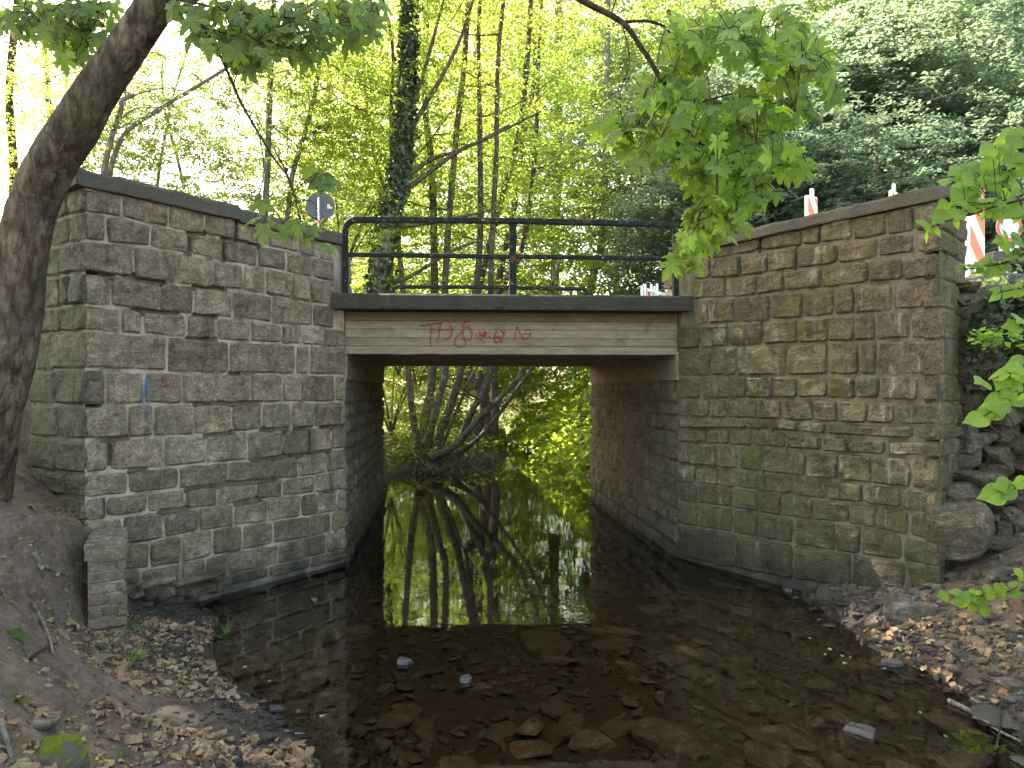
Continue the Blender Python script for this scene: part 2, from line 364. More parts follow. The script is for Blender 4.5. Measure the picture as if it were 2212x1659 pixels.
shoreR = [(-3, 2.2), (2.5, 2.38), (3.3, 2.44), (3.5, 2.49), (3.785, 2.48), (4.0, 2.53), (4.24, 2.47), (4.43, 2.37), (4.72, 2.355), (5.03, 2.33), (5.59, 2.36), (5.98, 2.45), (7, 2.4), (11.2, 1.9), (13.4, 1.5), (16.3, 1.2), (19, .75), (24.5, .28), (30, .1), (45, -.7), (90, -4.5)]
def ip(tab, y): a = np.array(tab); return np.interp(y, a[:, 0], a[:, 1])
def inpoly(x, y, poly):
    ins = np.zeros(np.shape(x), bool); n = len(poly)
    for i in range(n):
        x0, y0 = poly[i]; x1, y1 = poly[(i+1) % n]
        c = ((y0 > y) != (y1 > y)) & (x < (x1-x0)*(y-y0)/((y1-y0) if y1 != y0 else 1e-9)+x0); ins ^= c
    return ins
polyL = [(-1.95, 6.95), (-3.05, 5.3), (-3.45, 5.45), (-3.6, 7.0), (-3.6, 11.0), (-2.35, 11.0)]
polyR = [(1.98, 7.15), (3.08, 5.45), (3.4, 5.65), (3.6, 7.0), (3.6, 11.2), (1.65, 11.2)]
def height(x, y, rough=True):
    x = np.asarray(x, float); y = np.asarray(y, float)
    sL = ip(shoreL, y)+.10*vnoise(y*1.7, y*0+3)+.07*vnoise(y*5.3, y*0+8); sR = ip(shoreR, y)+.10*vnoise(y*1.9, y*0+9)+.07*vnoise(y*5.7, y*0+2)
    dL = sL-x; dR = x-sR
    far = sst(11, 13, y)
    pl = np.interp(dL, [0, .12, .35, .7, 1.1, 1.5, 2.1, 2.8, 6, 14, 60], [0, .03, .06, .11, .30, .60, 1.0, 1.25, 1.7, 2.0, 2.4])
    plf = np.interp(dL, [0, .1, .5, 1.5, 4, 12, 60], [0, .10, .26, .45, .75, 1.1, 2.2])
    pl = pl*(1-far)+plf*far
    pr = np.interp(dR, [0, .15, .75, 1.2, 2, 4, 10, 60], [0, .08, .34, .62, 1.1, 1.6, 2.4, 8])
    prf = np.interp(dR, [0, .2, 1, 3, 6, 12, 30, 60], [0, .14, .5, 1.5, 2.6, 5.5, 16, 24])
    pr = pr*(1-far)+prf*far
    d = np.maximum(-dL, 0); d2 = np.maximum(-dR, 0)
    bed = -.26*sst(0, .9, np.minimum(d, d2))-.03
    bed = bed*np.where(y > 13, .7, 1)
    h = np.where(dL > 0, pl, np.where(dR > 0, pr, bed))
    # left: the bank is held up by the brick pier and climbs along the wall
    h = h+np.where(dL > 0, .58*sst(-2.76, -3.02, x)*sst(3.95, 4.55, y)*(y < 9), 0)*sst(0, .1, dL)
    # road embankment outside the wing walls
    el = sst(5.3, 7.3, y)*(1-sst(11.2, 13.6, y))*sst(-3.3, -3.9, x)
    h = np.where(x < -3.3, h+(np.maximum(2.55-h, 0))*el, h)
    er = sst(5.55, 6.4, y)*(1-sst(11.2, 13.6, y))*sst(3.2, 3.6, x)
    h = np.where(x > 3.2, h+(np.maximum(2.5-h, 0))*er, h)
    nar = sst(11.2, 13.6, y)
    side = ((x < -2.3) | (x > 1.6)) & (y > 11.0)
    h = np.where(side, np.maximum(h, 2.5-(y-11.0)*1.15), h)
    ins = inpoly(x, y, polyL) | inpoly(x, y, polyR)
    h = np.where(ins, 2.55, h)
    if rough:
        lit = np.where(ins, 0, 1)
        h = h+lit*(.10*fbm(x*1.1, y*1.1, 3)*sst(.3, 1.5, np.maximum(dL, dR))+.034*fbm(x*6, y*6, 4)+.014*fbm(x*23, y*23, 2)*(y < 8)*np.where((dL > 0) | (dR > 0), sst(0, .1, np.maximum(dL, dR))*.9+.35, .6))
    return h
def hz(x, y): return float(height(x, y))
def ground_hit(px, py):
    dx = (px-CX)/F; dz = (HY-py)/F; t = 1.5
    while t < 60:
        if CAMZ+dz*t <= max(hz(dx*t, t), 0): break
        t += .02
    return Vector((dx*t, t, max(hz(dx*t, t), 0)))

# ground: fine sheet near, coarse sheet to the horizon
def sheet(name, xs, ys, hole=None, smooth=True):
    X, Y = np.meshgrid(xs, ys); Z = height(X, Y)
    V = np.stack([X.ravel(), Y.ravel(), Z.ravel()], 1); nx = len(xs)
    j, i = np.meshgrid(np.arange(len(ys)-1), np.arange(nx-1), indexing='ij')
    a = (j*nx+i).ravel(); Q = np.stack([a, a+1, a+1+nx, a+nx], 1)
    if hole is not None:
        cx = (X[:-1, :-1]+X[1:, 1:]).ravel()/2; cy = (Y[:-1, :-1]+Y[1:, 1:]).ravel()/2
        Q = Q[~((cx > hole[0]) & (cx < hole[1]) & (cy > hole[2]) & (cy < hole[3]))]
    return link(name, mesh_np(name, V, Q, smooth), M['soil'])
def nonuni(a, b, c, d, fine, k):
    mid = np.arange(b, c+fine/2, fine); lo = b-np.geomspace(fine, b-a, k)[::-1]; hi = c+np.geomspace(fine, d-c, k)
    return np.concatenate([lo, mid, hi])
g = sheet('ground', nonuni(-300, -5.5, 5.5, 300, .035, 60), nonuni(-40, 1.2, 17, 500, .04, 60)); tag(g, kind='structure')
wm = MB(); wm.add([(-9, -30, 0), (9, -30, 0), (9, 5, 0), (-9, 5, 0)], [(0, 1, 2, 3)])
me = bpy.data.meshes.new('water'); me.from_pydata([(-9, -30, 0), (9, -30, 0), (9, 60, 0), (-9, 60, 0)], [], [(0, 1, 2, 3)]); me.update()
tag(link('water', me, M['water']), kind='structure')

# ------------------------------------------------------------ stone walls
class Plane:
    def __init__(s, A, B):       # A left end, B right end as seen from the stream
        s.A = Vector(A); s.d = Vector(B)-s.A; s.L = s.d.length; s.d.normalize()
        s.n = Vector((s.d.y, -s.d.x))        # towards the viewer
    def hit(s, px, py):
        dx = (px-CX)/F; dz = (HY-py)/F
        # A + u d = t (dx, 1)
        det = s.d.x*(-1)-s.d.y*(-dx); u = (-s.A.x*(-1)-(-s.A.y)*(-dx))/det
        t = s.A.y+u*s.d.y
        return u, CAMZ+dz*t
    def pt(s, u, z, o=0.0):
        q = s.A+s.d*u+s.n*o; return Vector((q.x, q.y, z))
def poly_at(line, x):
    a = np.array(line, float); return float(np.interp(x, a[:, 0], a[:, 1])) if len(a) > 1 else a[0][1]
def block(pl, c4, mat_, parent, proud=.016, inset=.008, name='stone_block', nu=12, nv=8, rough=1.0, gaps=()):
    # c4: bottom-left, bottom-right, top-right, top-left in (u, z)
    c = [Vector(q) for q in c4]; cen = sum(c, Vector((0, 0)))/4
    w_ = (c[1]-c[0]).length; h_ = (c[3]-c[0]).length
    if w_ < .03 or h_ < .02: return
    ins = inset+random.uniform(-.003, .005)
    seed = random.uniform(0, 200); V = []; Fc = []
    tx = random.uniform(-.4, .4)*proud; tz = random.uniform(-.5, .5)*proud; pr = proud*random.uniform(.55, 1.25)
    for j in range(nv+1):
        for i in range(nu+1):
            a = i/nu; b = j/nv
            # crowd the grid towards the edges so that arrises are crisp but worn
            a = .5-.5*math.cos(math.pi*a)*(.35)-.5*(1-2*a)*.65; b = .5-.5*math.cos(math.pi*b)*.35-.5*(1-2*b)*.65
            q = c[0].lerp(c[1], a).lerp(c[3].lerp(c[2], a), b)
            ea = min(a, 1-a)*w_; eb = min(b, 1-b)*h_; xi = 0.0
            if gaps and min(ea, eb) < .02:
                for (ga, gb, th) in gaps:
                    dx_ = gb[0]-ga[0]; dz_ = gb[1]-ga[1]; t_ = max(0, min(1, ((q.x-ga[0])*dx_+(q.y-ga[1])*dz_)/(dx_*dx_+dz_*dz_+1e-9)))
                    if math.hypot(q.x-ga[0]-t_*dx_, q.y-ga[1]-t_*dz_) < .026: xi = th*.55; break
            sx = (1 if a < .5 else -1); sz = (1 if b < .5 else -1)
            k1 = max(0, 1-ea/.04); k2 = max(0, 1-eb/.04)
            q = q+Vector((sx*(ins+xi)*k1, sz*(ins+xi)*k2))
            e = vnoise(q.x*14+seed, q.y*14)
            q = q+Vector((e*.016*k1, float(vnoise(q.x*13, q.y*12+seed))*.014*k2))
            if ea < .03 and eb < .03: q = q+Vector((sx*.004, sz*.004))
            m_ = min(ea, eb); prof = min(1, m_/.018)**.5
            nf = float(fbm(q.x*5.5+seed, q.y*9+seed, 5)); nz = (nf*.03-abs(float(vnoise(q.x*11+seed, q.y*8)))*.022+.006)*rough
            V.append(pl.pt(q.x, q.y, max(.004, pr+nz+tx*(a-.5)+tz*(b-.5))*prof+.001))
    nn = nu+1
    for j in range(nv):
        for i in range(nu):
            Fc.append((j*nn+i, j*nn+i+1, (j+1)*nn+i+1, (j+1)*nn+i))
    ring = [i for i in range(nn)]+[j*nn+nu for j in range(1, nv+1)]+[nv*nn+i for i in range(nu-1, -1, -1)]+[j*nn for j in range(nv-1, 0, -1)]
    base = len(V)
    N3 = Vector((pl.n.x, pl.n.y, 0))
    for r in ring: V.append(V[r]-N3*.10)
    for k in range(len(ring)):
        k2 = (k+1) % len(ring); Fc.append((ring[k2], ring[k], base+k, base+k2))
    me_ = bpy.data.meshes.new(name); me_.from_pydata(V, [], Fc); me_.update()
    return link(name, me_, mat_, parent)
def mortar_grid(pl, u0, u1, z0, z1, gaps, mat_, parent, back=-.003, step=.0125, name='mortar'):
    us = np.arange(u0, u1+step/2, step); zs = np.arange(z0, z1+step/2, step); U, Z = np.meshgrid(us, zs)
    O = back+.007*fbm(U*9, Z*9, 3)
    O = np.minimum(O, -.0005)
    for (a, b, th) in gaps:
        ab = (b[0]-a[0], b[1]-a[1]); L2 = ab[0]**2+ab[1]**2+1e-9
        t = np.clip(((U-a[0])*ab[0]+(Z-a[1])*ab[1])/L2, 0, 1)
        dd = np.hypot(U-a[0]-t*ab[0], Z-a[1]-t*ab[1])
        O = np.where(dd < th+.014+.006*vnoise(U*40, Z*40), -.14, O)
    V = np.stack([pl.A.x+pl.d.x*U+pl.n.x*O, pl.A.y+pl.d.y*U+pl.n.y*O, Z], -1).reshape(-1, 3)
    nx = len(us); j, i = np.meshgrid(np.arange(len(zs)-1), np.arange(nx-1), indexing='ij'); a = (j*nx+i).ravel()
    Q = np.stack([a, a+1, a+1+nx, a+nx], 1)
    return link(name, mesh_np(name, V, Q), mat_, parent)
def coursed(pl, lines, joints, mat_, parent, gaps, proud=.015, umin=None, umax=None, mort=None, inset=.009, zlow=None):
    # lines: polylines in photograph pixels between courses, joints: pixel x of the upright joints of each course
    nb = 0
    for k, js in enumerate(joints):
        top, bot = lines[k], lines[k+1]
        for a, b in zip(js[:-1], js[1:]):
            c4 = [pl.hit(a, poly_at(bot, a)), pl.hit(b, poly_at(bot, b)), pl.hit(b, poly_at(top, b)), pl.hit(a, poly_at(top, a))]
            if umin is not None: c4 = [(max(umin, min(umax, u)), z) for u, z in c4]
            # open joints: pull the stone edge back a little
            gn = [g_ for g_ in gaps if max(g_[0][0], g_[1][0]) > c4[0][0]-.05 and min(g_[0][0], g_[1][0]) < c4[1][0]+.05 and max(g_[0][1], g_[1][1]) > min(c4[0][1], c4[1][1])-.05 and min(g_[0][1], g_[1][1]) < max(c4[2][1], c4[3][1])+.05]
            block(pl, c4, mat_, parent, proud=proud, inset=inset, gaps=gn); nb += 1
    return nb
def tr(pts, f, ox, oy): return [(ox+x*f, oy+y*f) for x, y in pts]
f1, f2 = .3418, .3652
z1 = lambda *p: tr(p, f1, 0, 324); z2 = lambda *p: tr(p, f1, 0, 810)
def jx(f, ox, *xs): return [ox+x*f for x in xs]

wl = empty('wing_wall', (-2.6, 5.6, 0), 'left stone wing wall with pale grey joints and a concrete coping, behind the leaning tree', 'wall')
WL = Plane(CL, AL)
LL = [z1((530, 245), (1060, 335), (1490, 432), (2090, 592)),
      z1((530, 390), (670, 410), (960, 475), (1200, 520), (1480, 570), (1700, 610), (1880, 650), (2080, 710)),
      z1((530, 568), (680, 590), (1000, 620), (1190, 660), (1410, 710), (1640, 740), (1800, 770), (1960, 800), (2100, 835)),
      z1((530, 772), (840, 812), (1110, 850), (1360, 880), (1530, 890), (1680, 915), (1840, 940), (1960, 970), (2115, 985)),
      z1((530, 975), (700, 990), (1010, 1025), (1230, 1040), (1460, 1060), (1720, 1100), (1980, 1115), (2180, 1140)),
      z1((530, 1140), (770, 1165), (900, 1170), (1170, 1190), (1370, 1205), (1580, 1215), (1780, 1225), (2180, 1250)),
      z1((530, 1388), (1050, 1405), (1440, 1415), (1860, 1420), (2175, 1425)),
      z1((530, 1612), (800, 1610), (1160, 1605), (1580, 1600), (2175, 1592)),
      z2((530, 415), (710, 410), (970, 390), (1230, 385), (1470, 365), (1660, 350), (1840, 340), (2170, 325)),
      z2((530, 632), (710, 605), (1030, 590), (1300, 560), (1560, 545), (1790, 515), (1950, 498), (2180, 460)),
      z2((530, 780), (810, 755), (1120, 725), (1440, 690), (1720, 665), (1890, 650), (2050, 620), (2200, 595)),
      z2((530, 938), (660, 905), (930, 870), (1170, 850), (1380, 830), (1620, 790), (1800, 770), (1980, 745), (2140, 735), (2200, 720)),
      z2((530, 1110), (760, 1078), (1020, 1040), (1250, 990), (1460, 960), (1690, 930), (1900, 900), (2200, 850)),
      z2((530, 1270), (780, 1240), (950, 1225), (1140, 1190), (1340, 1150), (1530, 1110), (1720, 1070), (1900, 1040), (2200, 965)),
      z2((530, 1360), (800, 1335), (1300, 1290), (1440, 1262), (1620, 1225), (1760, 1200), (1930, 1160), (2200, 1100)),
      z2((530, 1500), (800, 1470), (1080, 1420), (1300, 1370), (1620, 1300), (1930, 1230), (2200, 1160))]
EX = 2188
JL = [jx(f1, 0, *a) for a in [
      (530, 770, 1065, 1290, 1488, 1690, 1895, 2100), (530, 668, 950, 1195, 1415, 1625, 1810, 1975, 2110), (530, 845, 1115, 1355, 1535, 1675, 1845, 1960, 2118),
      (530, 700, 1010, 1225, 1465, 1720, 1975, 2110), (530, 760, 900, 1175, 1365, 1580, 1780, 1905, 2050, EX), (530, 1058, 1445, 1865, 1958, EX),
      (530, 665, 910, 1150, 1362, 1582, 1785, 1910, 2115, EX), (530, 805, 972, 1228, 1462, 1657, 1840, 1988, 2160, EX), (530, 692, 1032, 1302, 1560, 1795, 1952, 2092, EX),
      (530, 808, 1132, 1443, 1722, 1886, 2062, EX), (530, 665, 932, 1172, 1372, 1620, 1780, 1990, 2120, EX), (530, 768, 1032, 1256, 1472, 1692, 1900, 2010, 2130, EX),
      (530, 780, 948, 1146, 1342, 1532, 1726, 1960, 2090, EX), (530, 700, 890, 1140, 1300, 1436, 1617, 1756, 1922, 2060, EX), (530, 890, 1080, 1322, 1390, 1700, 1960, EX)]]
def pg(pl, pts, f, oy, th, ox=0):
    q = [pl.hit(ox+x*f, oy+y*f) for x, y in pts]
    return [(q[i], q[i+1], th) for i in range(len(q)-1)]
GL = []
for pts, th in [(((1490, 440), (1485, 590)), .014), (((1192, 545), (1188, 655)), .013), (((1205, 525), (1290, 525)), .01), (((1415, 568), (1480, 568)), .013), (((1420, 575), (1415, 695)), .014),
                (((1480, 578), (1560, 592), (1640, 615)), .012), (((530, 775), (700, 797)), .012), (((800, 808), (870, 812), (1020, 838)), .02), (((1232, 868), (1410, 886)), .016),
                (((850, 1015), (1120, 1042)), .011), (((1235, 1048), (1365, 1052)), .011), (((1195, 1197), (1360, 1202)), .013), (((400, 1626), (615, 1618)), .016), (((1240, 1607), (1640, 1602)), .014), (((1458, 1418), (1500, 1422)), .013)]:
    GL += pg(WL, pts, f1, 324, th)
for pts, th in [(((1305, 380), (1470, 368)), .014), (((1660, 352), (1800, 350)), .02), (((1870, 348), (1960, 343)), .017), (((2030, 338), (2180, 325)), .013), (((1950, 350), (1950, 480)), .014),
                (((1600, 533), (1790, 515), (2080, 482)), .017), (((710, 411), (800, 405)), .012), (((697, 455), (700, 540)), .018), (((1190, 724), (1430, 690), (1730, 662)), .015), (((1500, 808), (1640, 790)), .02),
                (((1025, 872), (1180, 848)), .014), (((830, 608), (910, 600)), .011), (((2050, 742), (2120, 735)), .014), (((640, 800), (640, 890)), .01)]:
    GL += pg(WL, pts, f1, 810, th)
coursed(WL, LL, JL, M['stoneL'], wl, GL, umin=-.016, umax=WL.L+.02)
mortar_grid(WL, -.0, WL.L, -.35, 3.13, GL, M['mortarL'], wl)
# return face at the left end: course heights carried round the corner
WS = Plane(EL, CL)
zsL = [WL.hit(181.2, poly_at(l, 181.2))[1] for l in LL]
le = [118, 102, 100, 96, 86, 74, 66, 66, 66, 64, 60, 60, 60, 60, 60]
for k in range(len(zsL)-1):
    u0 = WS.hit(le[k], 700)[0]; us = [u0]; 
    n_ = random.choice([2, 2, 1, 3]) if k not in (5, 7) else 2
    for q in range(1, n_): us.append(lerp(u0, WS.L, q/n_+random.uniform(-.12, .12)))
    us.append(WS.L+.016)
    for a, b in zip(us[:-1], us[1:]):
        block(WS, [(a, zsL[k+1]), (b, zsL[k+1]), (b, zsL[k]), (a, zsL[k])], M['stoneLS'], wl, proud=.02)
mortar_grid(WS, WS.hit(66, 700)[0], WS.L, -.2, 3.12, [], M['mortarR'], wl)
cm = MB()
def core(poly, z0, z1_, parent):
    cm = MB(); cm.prism(poly, z0, z1_); cm.build('wall_core', M['mortarR'], parent)
off = lambda p, n_, o: (p.x+n_.x*o, p.y+n_.y*o)
core([off(AL, WL.n, -.06), off(AL+SD*.4, WL.n, -.06), (-3.0, 5.6), (-3.55, 5.62), (EL.x+.14, EL.y+.06), (CL.x+.06, CL.y+.09), (-2.98, 5.02)], -.3, 3.10, wl)
def coping(plist, z0, z1_, parent, name='coping_slab'):
    # outline polygons; edges roughened by subdividing the front
    for poly in plist:
        mb = MB(); pts = []
        n_ = len(poly)
        for i in range(n_):
            a = Vector(poly[i]); b = Vector(poly[(i+1) % n_]); k = max(1, int((b-a).length/.07))
            for j in range(k):
                q = a.lerp(b, j/k); pts.append((q.x, q.y, float(vnoise(q.x*11, q.y*11))*.02))
        cx_ = sum(p[0] for p in pts)/len(pts); cy_ = sum(p[1] for p in pts)/len(pts)
        levels = [(z0, 0.0), (z0+.01, .006), (z1_-.025, .006), (z1_-.004, -.006), (z1_, -.03)]
        V = []; m_ = len(pts)
        for li, (z, o) in enumerate(levels):
            for (x, y, e) in pts:
                dv = Vector((x-cx_, y-cy_)).normalized()
                e2 = float(vnoise(x*23+li*9, y*23))*.012
                V.append((x+dv.x*(o+e*.6+e2), y+dv.y*(o+e*.6+e2), z+e*.35+(e2 if li > 2 else 0)))
        Fc = [tuple(range(m_-1, -1, -1)), tuple((len(levels)-1)*m_+i for i in range(m_))]
        for l in range(len(levels)-1):
            Fc += [(l*m_+i, l*m_+(i+1) % m_, (l+1)*m_+(i+1) % m_, (l+1)*m_+i) for i in range(m_)]
        me_ = bpy.data.meshes.new(name); me_.from_pydata(V, [], Fc); me_.update(); link(name, me_, M['coping'], parent)
nL = WL.n; wdt = .42
uj, _ = WL.hit(1490*f1, 460)
WE = Plane(AL, AL+SD*.42); z = 2.62
for h_ in (.17, .16, .165): block(WE, [(0, z), (.42, z), (.42, z+h_), (0, z+h_)], M['stoneL'], wl); z += h_
def strip(pl, u0, u1, fo, bk): 
    a = pl.A+pl.d*u0; b = pl.A+pl.d*u1
    return [off(a, pl.n, fo), off(b, pl.n, fo), off(b, pl.n, -bk), off(a, pl.n, -bk)]
s1 = strip(WL, .0, uj-.006, .06, wdt); cornerL = (CL.x-.015, CL.y-.075)
s1[0] = cornerL; s1[3] = (-3.1, 5.35)
coping([[cornerL, s1[1], s1[2], (-2.9, 5.35), (-3.55, 5.6), (-3.66, 5.28)]], 3.125, 3.245, wl)
coping([strip(WL, uj+.012, WL.L-.02, .05, wdt)], 3.11, 3.225, wl)
# eroded footing and rubble at the waterline on the left
for (x0, x1_, y0, y1) in [(870, 1090, 1255, 1345), (1080, 1400, 1215, 1330), (1160, 1330, 1290, 1400), (900, 980, 1350, 1410), (980, 1085, 1340, 1420), (800, 885, 1345, 1410), (1325, 1390, 1290, 1370), (1390, 1700, 1225, 1320), (1700, 1960, 1180, 1260), (1960, 2180, 1120, 1200)]:
    a = WL.hit(x0*f1, 810+y1*f1); b = WL.hit(x1_*f1, 810+y0*f1)
    block(WL, [(a[0], a[1]-.02), (b[0], a[1]+.0), (b[0], b[1]), (a[0], b[1]-.03)], M['stoneL'], wl, proud=.085, inset=-.01, name='footing_stone', rough=1.8)
# blue spray mark
mk = MB()
def ribbon(mb, pl_pt, pts, wd, jit=.15):
    pts = [Vector(p) for p in pts]
    for i in range(len(pts)-1):
        a, b = pts[i], pts[i+1]; t = (b-a); L = t.length
        if L < 1e-6: continue
        t.normalize(); nn = Vector((-t.y, t.x)); w1 = wd/2*(1+random.uniform(-jit, jit)); w2 = wd/2*(1+random.uniform(-jit, jit))
        a2 = a-t*wd*.2; b2 = b+t*wd*.2; o = i*.00004
        mb.add([pl_pt(a2.x-nn.x*w1, a2.y-nn.y*w1, o), pl_pt(b2.x-nn.x*w2, b2.y-nn.y*w2, o), pl_pt(b2.x+nn.x*w2, b2.y+nn.y*w2, o), pl_pt(a2.x+nn.x*w1, a2.y+nn.y*w1, o)], [(0, 1, 2, 3)])
for pts in [((905, 1440), (893, 1500), (885, 1560), (884, 1615)), ((905, 1440), (915, 1500), (919, 1560), (923, 1615))]:
    ribbon(mk, lambda u, z, o: WL.pt(u, z, .047+o), [WL.hit(x*f1, 324+y*f1) for x, y in pts], .008, .6)
mk.build('spray_mark', M['blue'], wl)

# ---- right wing wall
wr = empty('wing_wall', (2.6, 5.8, 0), 'right stone wing wall with mossy brown blocks, dark open joints and a sunlit lower corner', 'wall')
WR = Plane(AR, CR)
z4 = lambda *p: tr(p, f2, 1404, 378); z5 = lambda *p: tr(p, f2, 1404, 864)
RL = [z4((230, 470), (465, 405), (1000, 285), (1700, 158)),
      z4((230, 520), (360, 492), (530, 475), (700, 445), (870, 425), (1110, 400), (1350, 365), (1570, 340), (1740, 318)),
      z4((230, 625), (530, 605), (700, 580), (860, 560), (1110, 530), (1350, 495), (1570, 470), (1740, 450)),
      z4((230, 738), (630, 715), (800, 690), (1010, 675), (1290, 640), (1490, 630), (1740, 607)),
      z4((160, 890), (345, 885), (700, 862), (905, 850), (1085, 833), (1435, 805), (1750, 785)),
      z4((160, 1035), (500, 1015), (860, 1000), (1050, 990), (1340, 980), (1750, 968)),
      z4((160, 1190), (500, 1190), (1040, 1190), (1750, 1187)),
      z4((165, 1325), (600, 1325), (1050, 1325), (1600, 1345), (1750, 1350)),
      z4((165, 1432), (560, 1442), (970, 1460), (1450, 1475), (1750, 1495)),
      z4((170, 1500), (560, 1502), (870, 1525), (1030, 1540), (1570, 1570), (1750, 1574)),
      z5((120, 250), (460, 265), (800, 290), (1170, 315), (1400, 332), (1740, 347)),
      z5((110, 370), (400, 400), (660, 430), (950, 462), (1300, 495), (1550, 525), (1740, 545)),
      z5((130, 480), (500, 520), (850, 562), (1050, 592), (1290, 615), (1500, 650), (1740, 690)),
      z5((120, 590), (500, 640), (850, 700), (1200, 735), (1500, 800), (1740, 850)),
      z5((150, 730), (500, 790), (850, 855), (1200, 912), (1500, 955), (1740, 1000)),
      z5((150, 930), (700, 1040), (1100, 1110), (1740, 1130))]
X0 = 168
JR = [jx(f2, 1404, *a) for a in [
      (340, 475, 655, 905, 1012, 1200, 1405, 1575, 1742), (262, 360, 540, 698, 868, 1112, 1348, 1575, 1742), (255, 448, 632, 798, 1018, 1295, 1505, 1742),
      (262, 340, 505, 710, 910, 1090, 1212, 1440, 1742), (X0, 300, 468, 670, 875, 1055, 1210, 1335, 1548, 1745), (X0, 365, 515, 808, 1060, 1242, 1348, 1745),
      (X0, 302, 475, 570, 728, 876, 1052, 1215, 1365, 1602, 1745), (X0, 352, 455, 640, 782, 970, 1118, 1290, 1456, 1745), (X0, 562, 880, 1035, 1572, 1745),
      (X0, 340, 468, 605, 812, 1018, 1175, 1408, 1742), (X0, 230, 390, 525, 664, 930, 1115, 1315, 1555, 1742), (X0, 275, 405, 505, 640, 845, 1050, 1262, 1495, 1742),
      (X0, 280, 490, 640, 780, 970, 1180, 1340, 1540, 1740), (X0, 290, 490, 640, 850, 1100, 1250, 1500, 1740), (X0, 500, 850, 1200, 1520, 1740)]]
GR = []
for pts, th in [(((1320, 490), (1740, 462)), .012), (((610, 1190), (690, 1190)), .014), (((1100, 1192), (1235, 1192)), .015), (((960, 1322), (1310, 1334)), .018), (((1602, 1225), (1600, 1330)), .02),
                (((1310, 1338), (1535, 1345)), .012), (((1452, 1355), (1452, 1470)), .02), (((1117, 1340), (1115, 1440)), .015), (((255, 1500), (560, 1502)), .014), (((740, 1517), (870, 1527)), .016), (((885, 1530), (1030, 1540)), .02),
                (((1070, 1548), (1400, 1565), (1745, 1575)), .018), (((1408, 1580), (1402, 1650)), .018), (((870, 440), (870, 560)), .007), (((1020, 1540), (1020, 1450)), .01), (((650, 385), (655, 460)), .01)]:
    GR += pg(WR, pts, f2, 378, th, 1404)
for pts, th in [(((820, 292), (950, 300)), .011), (((1420, 333), (1745, 350)), .013), (((145, 376), (450, 408)), .014), (((680, 432), (870, 440)), .014), (((950, 463), (1080, 473)), .013)]:
    GR += pg(WR, pts, f2, 864, th, 1404)
coursed(WR, RL, JR, M['stoneR'], wr, GR, proud=.02, umin=-.02, umax=WR.L)
mortar_grid(WR, 0.0, WR.L, -.35, 3.05, GR, M['mortarR'], wr, back=-.006)
WT = Plane(CR, ER)
zsR = [WR.hit(2036, poly_at(l, 2036))[1] for l in RL]
for k in range(len(zsR)-1):
    us = [-.014, WT.L*random.uniform(.35, .65), WT.L] if k % 2 else [-.014, WT.L]
    for a, b in zip(us[:-1], us[1:]):
        block(WT, [(a, zsR[k+1]), (b, zsR[k+1]), (b, zsR[k]), (a, zsR[k])], M['stoneR'], wr, proud=.014)
mortar_grid(WT, 0, WT.L, -.2, 3.05, [], M['mortarR'], wr)
core([off(AR, WR.n, -.06), (CR.x-.06, CR.y+.08), (CR.x+.02, CR.y+.08), (ER.x-.06, ER.y+.12), (3.3, 5.8), (3.05, 5.8), off(AR+SD*.4, WR.n, -.06)], -.3, 3.03, wr)
WE2 = Plane(AR+SD*.42, AR); z = 2.62
for h_ in (.14, .13, .14): block(WE2, [(0, z), (.42, z), (.42, z+h_), (0, z+h_)], M['stoneR'], wr, proud=.02); z += h_
s2 = strip(WR, .16, WR.L+.02, .055, .4)
coping([[s2[0], (CR.x+.01, CR.y-.07), (ER.x+.02, ER.y-.06), (3.42, 5.85), (3.05, 5.8), s2[3]]], 3.055, 3.155, wr)

# ------------------------------------------------------------ bridge
br = empty('road_bridge', (0, 9, 0), 'small concrete road bridge on stone abutments with red graffiti on its beam', 'bridge')
def abut(A, B, sign):
    c = Plane(A, B) if sign < 0 else Plane(B, A)
    # left abutment looks towards +x, right abutment towards -x
    pl = Plane(A, B) if sign < 0 else Plane(B, A)
    return pl
for sgn, A_, B_, mt in ((-1, AL, AL2, M['stoneA']), (1, AR, AR2, M['stoneA'])):
    pl = Plane(A_, B_) if sgn < 0 else Plane(B_, A_)
    ab = mortar_grid(pl, 0, pl.L, -.35, 1.82, [], M['mortarR'], br, back=-.012, step=.03, name='abutment')
    z = -.1; r = 0
    hs = [.22, .2, .17, .16, .15, .17, .14, .15, .17, .13, .14]
    for h_ in hs:
        h_ = h_*1.0; u = 0; 
        us = [0]
        while us[-1] < pl.L-.25: us.append(us[-1]+random.uniform(.24, .48))
        us[-1] = pl.L
        zt = min(z+h_, 1.80)
        for a, b in zip(us[:-1], us[1:]):
            block(pl, [(a, z), (b, z), (b, zt), (a, zt)], mt, ab, proud=.02, nu=6, nv=4)
        z = zt
        if z >= 1.79: break
    # concrete bearing band above the stones
    mb = MB(); q = [off(pl.A, pl.n, .02), off(pl.A+pl.d*pl.L, pl.n, .02), off(pl.A+pl.d*pl.L, pl.n, -.5), off(pl.A, pl.n, -.5)]
    if sgn > 0: pass
    mb.prism(q[::1], 1.8, 2.085); mb.build('bearing_band', M['beam'], br)
    mb = MB(); q = [off(pl.A, pl.n, -.05), off(pl.A+pl.d*pl.L, pl.n, -.05), off(pl.A+pl.d*pl.L, pl.n, -.45), off(pl.A, pl.n, -.45)]
    mb.prism(q, -.3, 1.8); mb.build('abutment_core', M['mortarR'], br)
X = Vector((SD.y, -SD.x))       # along the bridge, left to right
def bp(a, s, z):                # a metres along the bridge from the left front corner, s metres back
    q = AL+X*a+SD*s; return (q.x, q.y, z)
